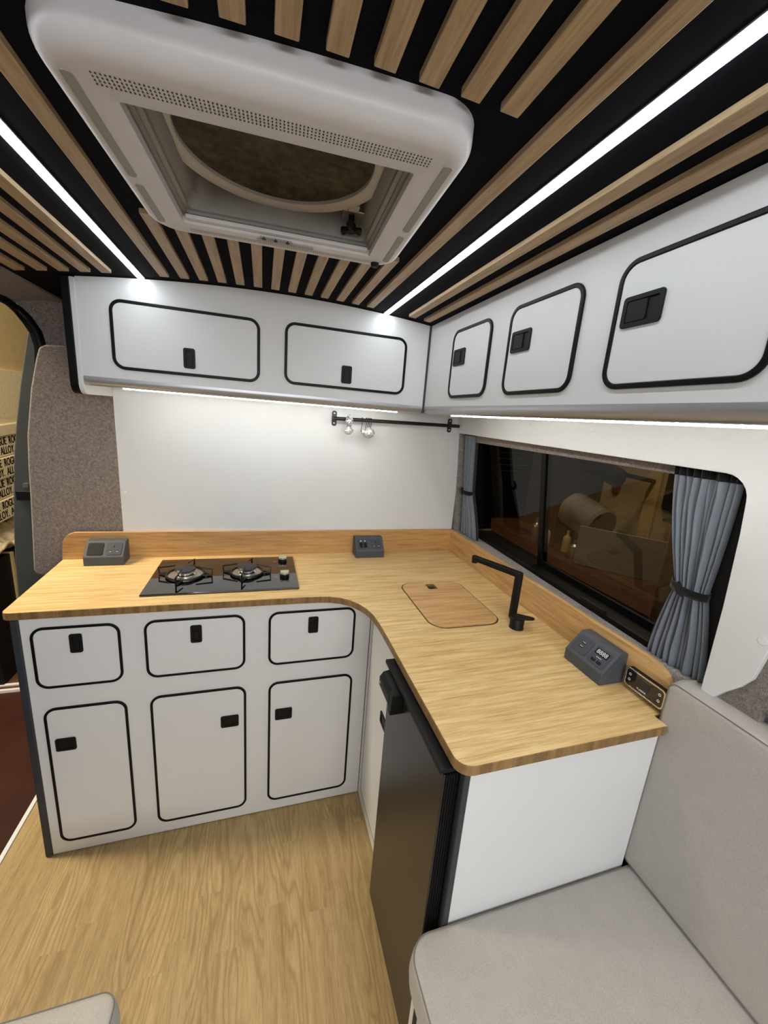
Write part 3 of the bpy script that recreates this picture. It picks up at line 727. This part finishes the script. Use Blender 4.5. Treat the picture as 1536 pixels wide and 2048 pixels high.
# ------------------------------------------------------------------ hob
hb = thing('gas_hob', 'black glass two-burner gas hob set in the worktop', 'hob', (-.12, 1.48, .9))
obj('glass_plate', bx(-.373, .129, 1.323, 1.642, .9005, .9075), 'hob', hb, bevel=.003, seg=3)
for cx, rb in ((-.262, .050), (-.052, .045)):
    cyb = 1.475
    dish = obj('drip_dish', lathe(BM(), [(rb+.010, .9078), (rb+.009, .911), (rb, .9135), (.03, .910), (0, .910)], (cx, cyb, 0)), 'steel', hb)
    bn = obj('burner', lathe(BM(), [(.033, .910), (.033, .914), (.026, .916), (.026, .927), (.0, .927)], (cx, cyb, 0)), 'chrome', hb)
    obj('burner_cap', lathe(BM(), [(.034, .928), (.035, .931), (.031, .935), (0, .937)], (cx, cyb, 0)), 'burner', bn)
    pan = BM()
    tube(pan, [(cx+(rb+.012)*math.cos(2*PI*k/40), cyb+(rb+.012)*math.sin(2*PI*k/40), .9135) for k in range(40)], .0042, 8, closed=True)
    for a in (90, 210, 330, 150, 270, 30) if False else (80, 170, 260, 350):
        t = math.radians(a); c_, s_ = math.cos(t), math.sin(t)
        f = lambda r, z, o=0: (cx+r*c_-o*s_, cyb+r*s_+o*c_, z)
        tube(pan, [f(rb+.012, .913, .012), f(rb+.040, .911, 0), f(rb+.042, .934, 0), f(.034, .943, 0)], [.003, .0034, .0034, .0026], 8)
        tube(pan, [f(rb+.012, .913, -.012), f(rb+.040, .911, 0)], .003, 8)
    obj('pan_support', pan, 'iron', hb)
for cyk in (1.590, 1.430):
    k = obj('knob', lathe(BM(), [(.017, .908), (.0175, .912), (.016, .922), (.0, .922)], (.083, cyk, 0), 32), 'black', hb)
    obj('knob_top', bx(.083-.016, .083+.016, cyk-.005, cyk+.005, .922, .931), 'knobm', k, bevel=.002)
    bm = lathe(BM(), [(.0165, .917), (.0165, .924), (0, .9245)], (.083, cyk, 0), 32); obj('knob_face', bm, 'knobm', k)
    for dx in (-.028, -.034): obj('mark', prism(BM(), circ(.083+dx, cyk-.012+abs(dx)*.3, .0016, 8), 'z', .9076, .9078), 'whitemark', hb)

# ------------------------------------------------------------------ sloped outlet boxes
def outlet_box(name, label, cx, yb, W, rz, kind, mods):
    """local: x width, front faces -y, back at y=0, base z=0"""
    t = thing(name, label, 'power outlet', (cx[0], cx[1], .9002), 'grey outlet boxes on the worktop'); 
    prof = [(-.076, 0), (-.076, .032), (-.030, .083), (0, .083), (0, 0)]
    Mx = Matrix.Translation((cx[0], cx[1], .9002)) @ Matrix.Rotation(rz, 4, 'Z')
    bm = prism(BM(), prof, 'x', -W/2, W/2)
    obj('housing', xform(bm, Mx), 'box', t, bevel=.0025, seg=3)
    # face frame
    o0 = Vector((0, -.053, .0575)); ux = Vector((1, 0, 0)); uy = Vector((0, .046, .051)).normalized()
    Fm = Mx @ basis(o0, ux, uy)
    for sgn, kd in zip((-1, 1), mods):
        mx = sgn*.030*W/.13
        m = obj('module', xform(prism(BM(), rrect(mx-.0255, mx+.0255, -.025, .025, .006), 'z', 0, .0016), Fm), 'black' if kd == 'blank' else 'socket', t, bevel=.0006)
        if kd == 'uk':
            b = BM()
            prism(b, rrect(mx-.0018, mx+.0018, .005, .013, .0008), 'z', .0016, .0019)
            for q in (-1, 1): prism(b, rrect(mx+q*.011-.0035, mx+q*.011+.0035, -.010, -.0065, .0008), 'z', .0016, .0019)
            obj('pin_hole', xform(b, Fm), 'blackdeep', m)
            b = BM()
            for q in (-1, 1): prism(b, rrect(mx+q*.011-.0028, mx+q*.011+.0028, -.0118, -.0101, .0004), 'z', .0016, .0020)
            obj('shutter', xform(b, Fm), 'whitemark', m)
        elif kd == 'blank':
            pass
        elif kd == 'switch':
            for q in (-1, 1):
                obj('switch', xform(prism(BM(), rrect(mx+q*.0095-.007, mx+q*.0095+.007, -.017, .006, .001), 'z', .0016, .0045), Fm), 'blackdeep', m, bevel=.0008)
                obj('icon', xform(prism(BM(), circ(mx+q*.0095, .015, .0032, 12), 'z', .0016, .0019), Fm), 'whitemark', m)
        elif kd == 'usb':
            for q in (-1, 1):
                obj('usb_port', xform(prism(BM(), rrect(mx-.0065, mx+.0065, q*.006-.0028, q*.006+.0028, .0005), 'z', .0016, .0019), Fm), 'blackdeep', m)
                obj('usb_tongue', xform(prism(BM(), rrect(mx-.005, mx+.005, q*.006+.0003, q*.006+.0019, .0003), 'z', .0019, .0021), Fm), 'whitemark', m)
        elif kd == 'display':
            obj('display', xform(prism(BM(), rrect(mx-.020, mx+.020, .002, .019, .002), 'z', .0016, .0020), Fm), 'blackdeep', m)
            textmesh('8888', .0165, Fm @ Matrix.Translation((mx, .0105, .0021)), 'whitemark', 'digits', m)
            for q in (-1, 1): obj('button', xform(prism(BM(), rrect(mx+q*.009-.0065, mx+q*.009+.0065, -.019, -.011, .002), 'z', .0016, .0030), Fm), 'black', m, bevel=.0005)
            obj('caption_bar', xform(prism(BM(), rrect(mx-.008, mx+.008, -.0042, -.0028, .0003), 'z', .0016, .0018), Fm), 'whitemark', m)
    return t
outlet_box('outlet_box', 'grey sloped outlet box left of the hob against the back upstand', (-.5615, 1.7085-.018), 0, .13, 0, 'a', ('blank', 'uk'))
outlet_box('outlet_box', 'small grey sloped outlet box on the worktop near the back corner', (.4655, 1.7175-.027), 0, .13, 0, 'b', ('switch', 'uk'))
outlet_box('outlet_box', 'grey sloped box with USB ports and digital display by the window upstand', (.890, .7250), 0, .126, -PI/2, 'c', ('usb', 'display'))

# heater controller on the upstand
ct = thing('heater_control', 'small black control panel with chrome rim on the upstand behind the seat', 'control panel', (.890, .60, .94))
CX = .8905
o = obj('bezel', prism(BM(), rrect(.545, .649, .913, .962, .009), 'x', CX, CX-.014), 'black', ct, bevel=.0015)
obj('chrome_rim', ring(BM(), rrect(.545, .649, .913, .962, .009), rrect(.5485, .6455, .9165, .9585, .007), 'x', CX-.0135, CX-.016), 'chrome', ct, bevel=.0006)
obj('face', prism(BM(), rrect(.5485, .6455, .9165, .9585, .007), 'x', CX-.012, CX-.0148), 'hob', ct)
obj('screen', prism(BM(), rrect(.584, .620, .931, .949, .001), 'x', CX-.0148, CX-.0152), 'lcd', ct)
Fm = lambda y, z: basis((CX-.0150, y, z), (0, -1, 0), (0, 0, 1))
textmesh('PLANAR', .0065, Fm(.601, .924), 'whitemark', 'lettering', ct)
for y, z in ((.636, .946), (.636, .932), (.558, .946), (.558, .930)):
    obj('icon', xform(ring(BM(), circ(0, 0, .0034, 14), circ(0, 0, .002, 14), 'z', 0, .0003), Fm(y, z)), 'whitemark', ct)

# ------------------------------------------------------------------ tap
tp = thing('tap', 'matt black folding tap with angular spout beside the covered sink', 'tap', (.775, .965, .9))
obj('base', lathe(BM(), [(0, .900), (.0225, .900), (.0225, .903), (.0215, .905), (.0215, .929), (.019, .933), (0, .933)], (.776, .957, 0)), 'black', tp)
rs = BM()
prism(rs, [(a*.011+.787, b*.015+.998) for a, b in circ(0, 0, 1, 24)], 'z', .912, 1.068)
obj('riser', rs, 'black', tp, bevel=.002)
obj('hinge', tube(BM(), [(.776, .965, .914), (.787, .995, .914)], .011, 16), 'black', tp)
d = Vector((.715-.787, 1.156-.998, 0)).normalized(); nrm = Vector((-d.y, d.x, 0))
arm = []
L_ = .172
for k in range(9):
    a = PI/2+PI*k/8; arm.append((.0*0+.012*math.cos(a)-.0, .012*math.sin(a)))
pl = [(x, y) for x, y in arm]+[(L_+.011*math.cos(-PI/2+PI*k/8), .011*math.sin(-PI/2+PI*k/8)) for k in range(9)]
bm = prism(BM(), pl, 'z', 1.054, 1.071)
Mx = basis((.787, .998, 0), d, nrm)
obj('spout', xform(bm, Mx), 'black', tp, bevel=.003, seg=3)
e = Vector((.787, .998, 0))+d*(L_)
obj('nozzle', lathe(BM(), [(.009, 1.046), (.010, 1.047), (.0105, 1.056)], (e.x, e.y, 0), 20), 'black', tp)
lv = BM(); ld = Vector((.75, -.62, 0)).normalized(); ln = Vector((-ld.y, ld.x, 0))
pl = [(.0+.020*math.cos(a), .0205*math.sin(a)) for a in [PI/2+PI*k/10 for k in range(11)]]+[(.040+.010*math.cos(a), .010*math.sin(a)) for a in [-PI/2+PI*k/8 for k in range(9)]]
bm = prism(BM(), pl, 'z', 0, .005)
obj('lever', xform(bm, basis((.776, .957, .9345), (ld.x, ld.y, .12), ln)), 'black', tp, bevel=.0015)

# ------------------------------------------------------------------ hook rail with wrapped hooks
rl = thing('hook_rail', 'black metal hook rail on the white back panel below the cupboard', 'rail', (.57, 1.67, 1.5))
obj('bar', tube(BM(), [(.281, 1.665, 1.498), (.856, 1.665, 1.505)], .0075, 20), 'iron', rl)
for x, z in ((.290, 1.498), (.826, 1.505)):
    b = obj('bracket', prism(BM(), rrect(x-.010, x+.010, z-.031, z+.031, .008), 'y', 1.700, 1.7055), 'iron', rl, bevel=.001)
    obj('arm', bx(x-.005, x+.005, 1.668, 1.702, z-.005, z+.005), 'iron', b)
    for dz in (-.020, .020): obj('screw', lathe(BM(), [(0, .002), (.0035, .001), (.004, 0)], (x, 1.7, z+dz), 14, Matrix.Rotation(PI/2, 3, 'X')), 'chrome', b)
def blob(c, r, seed, squash=1.0):
    bm = BM(); bmesh.ops.create_icosphere(bm, subdivisions=4, radius=1); rn = random.Random(seed)
    ph = [(rn.uniform(-1, 1), rn.uniform(-1, 1), rn.uniform(-1, 1), rn.uniform(0, 6)) for _ in range(9)]
    for v in bm.verts:
        d_ = v.co.normalized(); k = 1
        for i, (a, b, c_, p) in enumerate(ph): k += .10*abs(math.sin((4+2*i)*(a*d_.x+b*d_.y+c_*d_.z)+p))-.055
        v.co = Vector((c[0]+d_.x*r*k, c[1]+d_.y*r*k*.7, c[2]+d_.z*r*k*squash))
    return bm
hk = thing('wrapped_hook_bundle', 'clear plastic-wrapped bundle of hooks, nearest the left end of the rail', 'hooks', (.342, 1.655, 1.48), 'wrapped hooks on the rail')
bm = blob((.343, 1.653, 1.455), .017, 1, 1.0); obj('wrapper', bm, 'film', hk, ang=180)
bm = blob((.345, 1.655, 1.492), .014, 2, 1.6); obj('wrapper', bm, 'film', hk, ang=180)
bm = BM()
for i in range(4):
    x = .337+i*.004; tube(bm, [(x, 1.655+.010*math.cos(t), 1.501+.010*math.sin(t)) for t in [PI*k/8*1.2 for k in range(9)]]+[(x, 1.648, 1.462), (x, 1.652, 1.452)], .0012, 6)
obj('hook', bm, 'iron', hk)
hk = thing('wrapped_hook_bundle', 'plastic-wrapped black S-hooks with bare wire tops, second along the rail', 'hooks', (.43, 1.655, 1.48), 'wrapped hooks on the rail')
obj('wrapper', blob((.432, 1.653, 1.449), .020, 3), 'film', hk, ang=180)
obj('wrapper', blob((.410, 1.655, 1.452), .010, 4), 'film', hk, ang=180)
for x in (.402, .420, .428, .434, .441):
    bm = tube(BM(), [(x, 1.665+.0105*math.cos(t), 1.4995+.0105*math.sin(t)) for t in [PI*k/8 for k in range(9)]]+[(x-.003, 1.6545, 1.47), (x-.005, 1.655, 1.452)], .0014, 6)
    obj('hook', bm, 'iron', hk)

# ------------------------------------------------------------------ fridge
fg = thing('fridge', 'black under-counter fridge with a slim handle, beside the white end panel', 'fridge', (.6, .73, 0))
obj('cabinet', bx(.380, .86, .550, .95, .03, .860), 'black', fg, bevel=.003)
fd = obj('door', bx(.337, .342, .548, .893, .035, .856), 'fridge', fg, bevel=.0015)
bm = box(BM(), .342, .374, .550, .891, .037, .854)
for i in range(6):
    x = .343+i*.0055; box(bm, x, x+.0025, .5475, .5502, .037, .854)
obj('door_side', bm, 'blackdeep', fd, bevel=.0004)
obj('top_cap', bx(.328, .60, .5475, .908, .861, .871), 'black', fg, bevel=.001)
P = [(.337, .856), (.316, .852), (.306, .838), (.306, .815), (.311, .805), (.318, .803), (.322, .822), (.337, .826)]
hd = obj('handle', prism(BM(), P, 'y', .800, .884), 'black', fd, bevel=.0015)
obj('handle', prism(BM(), [(.337, .856), (.308, .856), (.305, .800), (.337, .800)], 'y', .780, .800), 'black', fd, bevel=.002)
obj('lock', lathe(BM(), [(0, .001), (.004, .001), (.004, 0)], (.3055, .872, .828), 14, Matrix.Rotation(-PI/2, 3, 'Y')), 'steel', hd)
obj('kick_foot', bx(.40, .84, .56, .94, 0.001, .031), 'blackdeep', fg)

# ------------------------------------------------------------------ bench seats
def cushion(name, u0, u1, v0, v1, w0, w1, label, cat, ax, rp=.035, rf=.013, crown=.006, group=None):
    """boxed foam cushion lofted from rounded loops; ax is the thickness axis, crowned on both faces"""
    f = AXM[ax]
    cc = f((u0+u1)/2, (v0+v1)/2, w0)
    t = thing(name, label, cat, cc, group)
    half = []
    for i in range(5):
        a = PI/2*i/4; half.append((rf*(1-math.sin(a)), rf*(1-math.cos(a))))   # inset, height from face
    def loop(ins, w): return [f(a, b, w) for a, b in rrect(u0+ins, u1-ins, v0+ins, v1-ins, max(.004, rp-ins), 8)]
    mx = min(u1-u0, v1-v0)/2
    inner = [.03, .06, .10, .15, .2]; inner = [q for q in inner if q < mx-.01]
    lo = [loop(q, w0-crown*(1-(1-min(1, q/.2))**2)) for q in inner[::-1]]+[loop(a, w0+b) for a, b in half[::-1][::-1]][::1]
    lo = [loop(q, w0-crown*(1-(1-min(1, q/.2))**2)) for q in inner[::-1]]+[loop(rf*(1-math.sin(PI/2*i/4)), w0+rf*(1-math.cos(PI/2*i/4))) for i in range(5)]
    hi = [loop(rf*(1-math.cos(PI/2*i/4)), w1-rf*(1-math.sin(PI/2*i/4))) for i in range(5)]+[loop(q, w1+crown*(1-(1-min(1, q/.2))**2)) for q in inner]
    # slight belly on the boxing between the seams
    mid = [loop(-.003, (w0+w1)/2)]
    L = lo+mid+hi; bm = loft(BM(), L)
    bm.verts.ensure_lookup_table(); n = len(L[0])
    bm.faces.new([bm.verts[i] for i in range(n)][::-1]); m = len(bm.verts); bm.faces.new([bm.verts[i] for i in range(m-n, m)])
    obj('cover', bm, 'fabric', t, ang=60)
    for w_ in (w0+.003, w1-.003):
        obj('seam', tube(BM(), loop(.0035, w_), .0013, 6, closed=True), 'seam', t)
    return t
bs = thing('bench_base', 'white bench box under the right-hand seat cushion', 'bench', (.6, 0, 0))
obj('carcass', bx(.318, .93, -.62, .525, .002, .398), 'white', bs, bevel=.002)
obj('edge_trim', ring(BM(), rrect(.02, .500, .06, .375, .03), rrect(.0275, .4925, .0675, .3675, .024), 'x', .3175, .3125), 'blacktrim', bs)
cushion('seat_cushion', .286, .930, -.60, .527, .404, .486, 'grey woven seat cushion on the right-hand bench beside the end panel', 'cushion', 'z', rp=.05, crown=.005, group='bench cushions')
cushion('back_cushion', -.60, .543, .493, 1.001, .865, .942, 'tall grey woven backrest cushion against the side wall', 'cushion', 'x', rp=.022, crown=.003, group='bench cushions')
bl = thing('bench_base', 'white bench box under the cushion at the lower left corner', 'bench', (-.5, 0, 0))
obj('carcass', bx(-.80, -.27, -.62, .585, .002, .378), 'white', bl, bevel=.002)
cushion('seat_cushion', -.80, -.243, -.60, .603, .382, .464, 'grey woven seat cushion at the lower left corner of the view', 'cushion', 'z', rp=.03, crown=.004, group='bench cushions')

# ================================================================== workshop outside
struct(obj('ground', bx(-4.5, 5.5, -2.5, 2.93, -.54, -.50), 'maroon', smooth=False))
struct(obj('ground_far', bx(-4.5, 5.5, 2.97, 6.5, -.54, -.49), 'bench_out', smooth=False))
for y, l in ((2.93, 'nearer'), (2.99, 'farther')):
    tag(obj('floor_strip', bx(-3.0, -.9, y, y+.022, -.51, -.482), 'whitemark', smooth=False), 'thin white strip across the workshop floor outside the door, the %s of two' % l, 'floor strip', 'white floor strips')
struct(obj('wall_workshop_left', bx(-4.5, 5.5, 4.9, 5.0, -.5, 3.2), 'wall_out', smooth=False))
struct(obj('wall_workshop_right', bx(5.4, 5.5, -2.5, 5.0, -.5, 3.2), 'wall_out', smooth=False))
ZK = lambda z: 1.5135+(z-1.5135)*1.346
tag(obj('board_sheet', bx(-1.83, -1.80, 2.9, 4.85, ZK(1.585), 2.9), 'card', smooth=False), 'large beige board standing outside the open side door', 'board')
tag(obj('board_sheet', bx(-1.80, -1.77, 2.9, 4.6, ZK(1.36), ZK(1.61)), 'pack', bevel=.002), 'lower beige board overlapping the large board outside the door', 'board')
names = ('flat pale strips on top of', 'uppermost lettered one of', 'second lettered one of', 'third lettered one of', 'lowest of')
zt_ = ZK(1.325)
for i, nm in enumerate(names):
    hgt = (.08, .145, .145, .145, .145)[i]; xf = -1.75-.012*(i % 2)
    cb = thing('printed_carton', 'cream carton, %s the stack outside the door' % nm, 'carton', (xf-.2, 3.4, zt_-hgt), 'printed cartons outside the door')
    obj('carton', bx(-2.3, xf, 2.9, 4.3, zt_-hgt, zt_-.004), 'pack', cb, bevel=.004)
    if i:
        for r_ in range(2):
            s_ = 'ROGUE  ROGUE  ROGUE  ROGUE' if r_ == 0 else 'ALLOY.  ALLOY.  ALLOY.  ALLOY.'
            m = basis((xf+.0005, 3.26+.09*((r_+i) % 3), zt_-.040-r_*.066), (0, 1, .0), (0, 0, 1)) @ Matrix.Diagonal((.66, 1, 1, 1))
            for dx in (0, .004, .008): textmesh(s_, .078, m @ Matrix.Translation((dx, 0, 0)), 'ink', 'lettering', cb)
    cb.rotation_euler = (.05, 0, 0)
    zt_ -= hgt
bm = BM(); bmesh.ops.create_grid(bm, x_segments=24, y_segments=60, size=.5)
for v in bm.verts:
    x, y = v.co.x, v.co.y
    v.co = Vector((-1.90+x*.44, 3.5+y*1.25, .468+.025*math.sin(17*x+9*y)+.018*math.sin(31*y+5*x)+.010*math.sin(70*y+3)-.06*max(0, x)))
tag(obj('crumpled_sheet', bm, 'rag'), 'crumpled cream sheeting between the cartons and the dark crate outside', 'sheeting').modifiers.new('s', 'SOLIDIFY').thickness = .02
ck = thing('dark_crate', 'black open crate with a pale edge below the crumpled sheeting', 'crate', (-1.9, 3.1, -.49))
obj('shell', bx(-2.3, -1.70, 3.0, 3.27, -.489, .385), 'blackdeep', ck, bevel=.004); obj('rim', bx(-1.75, -1.69, 3.27, 3.295, -.489, .39), 'card', ck)
tag(obj('workshop_cabinet', bx(-2.4, -1.72, 3.34, 4.3, -.489, .385), 'blackdeep', bevel=.004), 'dark cabinet standing behind the black crate outside the door', 'cabinet')
bm = BM()
for i in range(5): tube(bm, [(-1.52+.08*math.cos(t)*(1-.05*i), 3.10+.07*math.sin(t), -.475+.014*i+.006*math.sin(2*t)) for t in [2*PI*k/20 for k in range(20)]], .010, 8, closed=True)
tag(obj('coiled_hose', bm, 'redlamp'), 'coiled dull red hose on the floor beyond the door', 'hose')

# through the tinted window
tc_ = thing('tool_chest', 'dark tool chest with rows of bright drawer handles seen through the window', 'tool chest', (3.3, 5.0, -.5))
obj('case', bx(2.75, 3.35, 4.35, 4.8, -.49, 1.45), 'blackdeep', tc_, bevel=.01)
for i in range(6):
    z = 1.38-i*.075
    dr = obj('drawer', bx(2.78, 3.32, 4.335, 4.35, z-.062, z), 'black', tc_, bevel=.003)
    obj('handle', bx(2.82, 3.28, 4.325, 4.336, z-.02, z-.008), 'chrome', dr)
tag(obj('board_sheet', bx(3.2, 3.9, 4.84, 4.87, 1.35, 2.5), 'cream', smooth=False), 'cream board on the workshop wall above the tool chest', 'board')
wb = thing('workbench', 'brown workbench seen through the window holding bottles', 'workbench', (2.6, 2.6, -.5))
obj('top', bx(2.1, 2.75, 1.2, 3.7, .50, .54), 'bench_out', wb, bevel=.004)
obj('front', bx(2.12, 2.16, 1.25, 3.65, -.2, .50), 'blackdeep', wb)
for x, y in ((2.15, 1.25), (2.15, 3.6), (2.68, 1.25), (2.68, 3.6)): obj('leg', bx(x, x+.06, y, y+.06, -.499, .50), 'bench_out', wb)
def bottle(x, y, r, h, mat, lab):
    o = obj('bottle', lathe(BM(), [(0, 0), (r, 0), (r*1.02, .01), (r, h*.62), (r*.9, h*.70), (r*.35, h*.80), (r*.32, h*.92), (r*.38, h*.93), (r*.36, h), (0, h)], (x, y, .541), 24), mat)
    return tag(o, lab, 'bottle', 'bottles on the workbench')
bottle(2.35, 2.86, .035, .22, 'steel', 'pale bottle on the workbench, leftmost seen through the window')
bottle(2.34, 2.72, .042, .20, 'vent', 'stout white bottle on the workbench seen through the window')
bottle(2.45, 2.58, .032, .18, 'card', 'small tan bottle on the workbench behind the others')
bottle(2.38, 2.42, .035, .15, 'steel', 'short metal bottle on the workbench, nearest the grey sheet')
tag(obj('metal_sheet', xform(bx(0, .55, 0, .012, 0, .30), Matrix.Translation((2.30, 2.32, .542)) @ Matrix.Rotation(-.9, 4, 'Z')), 'vent_dim', bevel=.002), 'grey sheet standing on the workbench beside the bottles', 'sheet')
tag(obj('bin', lathe(BM(), [(0, 0), (.12, 0), (.16, .30), (.15, .30), (.115, .01), (0, .01)], (1.75, 3.0, -.499), 28), 'rag'), 'round pale bin standing on the floor in front of the workbench', 'bin')
# cream vehicle body parked beyond
cv = thing('parked_van', 'cream van body with a red oval marker lamp seen through the tinted window', 'van', (3.6, 1.8, -.5))
obj('side_panel', bx(3.4, 3.46, .6, 3.25, .10, 1.75), 'cream', cv, bevel=.02)
obj('pillar', bx(3.36, 3.40, 2.60, 2.72, .3, 1.75), 'card', cv, bevel=.01)
obj('window_opening', prism(BM(), rrect(1.6, 2.55, .9, 1.55, .06), 'x', 3.37, 3.40), 'blackdeep', cv, bevel=.004)
obj('marker_lamp', xform(lathe(BM(), [(0, .03), (.6, .02), (1, 0)], (0, 0, 0), 30), Matrix.Translation((3.385, 3.06, 1.05)) @ Matrix.Rotation(-PI/2, 4, 'Y') @ Matrix.Diagonal((.11, .055, 1, 1))), 'redlamp', cv)
obj('grab_tube', tube(BM(), [(3.36, 2.45, .80), (3.28, 2.42, .86), (3.26, 2.1, .86), (3.34, 1.95, .84)], .022, 12), 'chrome', cv)  # chrome tube modelled in place of a reflection in the window glass
obj('fuel_flap', prism(BM(), rrect(2.85, 2.98, .75, .98, .02), 'x', 3.395, 3.40), 'cream', cv, bevel=.002)
obj('mirror_arm', tube(BM(), [(2.66, 2.60, 1.26), (3.0, 2.62, 1.2), (3.37, 2.66, 1.15)], .02, 10), 'black', cv)
obj('wing_mirror', xform(bx(-.06, .06, -.28, .28, -.07, .07), Matrix.Translation((2.6, 2.58, 1.27)) @ Matrix.Rotation(.25, 4, 'X')), 'black', cv, bevel=.05, seg=4)
dz = thing('vacuum_drum', 'grey cylindrical drum with dark opening standing behind the bottles', 'drum', (2.7, 2.75, .54))
obj('drum', xform(lathe(BM(), [(.13, 0), (.15, .02), (.15, .34), (.13, .36)], (0, 0, 0), 32), Matrix.Translation((2.6, 2.85, .90)) @ Matrix.Rotation(-PI/2.3, 4, 'X') @ Matrix.Translation((0, 0, -.1)) @ Matrix.Rotation(PI, 4, 'X')), 'vent_dim', dz)
obj('stand', bx(2.55, 2.65, 2.72, 2.85, .541, .78), 'black', dz)
tag(obj('cream_cabinet', xform(bx(1.6, 2.0, .2, 1.15, -.495, 1.30), Matrix.Identity(4)), 'card', bevel=.01), 'tall tan cabinet outside behind the right curtain', 'cabinet')

lh = thing('cabin_lamp', 'wide flat lamp housing at the rear of the van ceiling', 'lamp', (0, -1.30, 1.60))  # made-up housing to back the added fill light, out of view
obj('housing', xform(bx(-.67, .67, -.26, .26, .004, .03), Matrix.Translation((0, -1.30, 1.60)) @ Matrix.Rotation(math.radians(38), 4, 'X')), 'white', lh, bevel=.004)
bpy.context.view_layer.update()
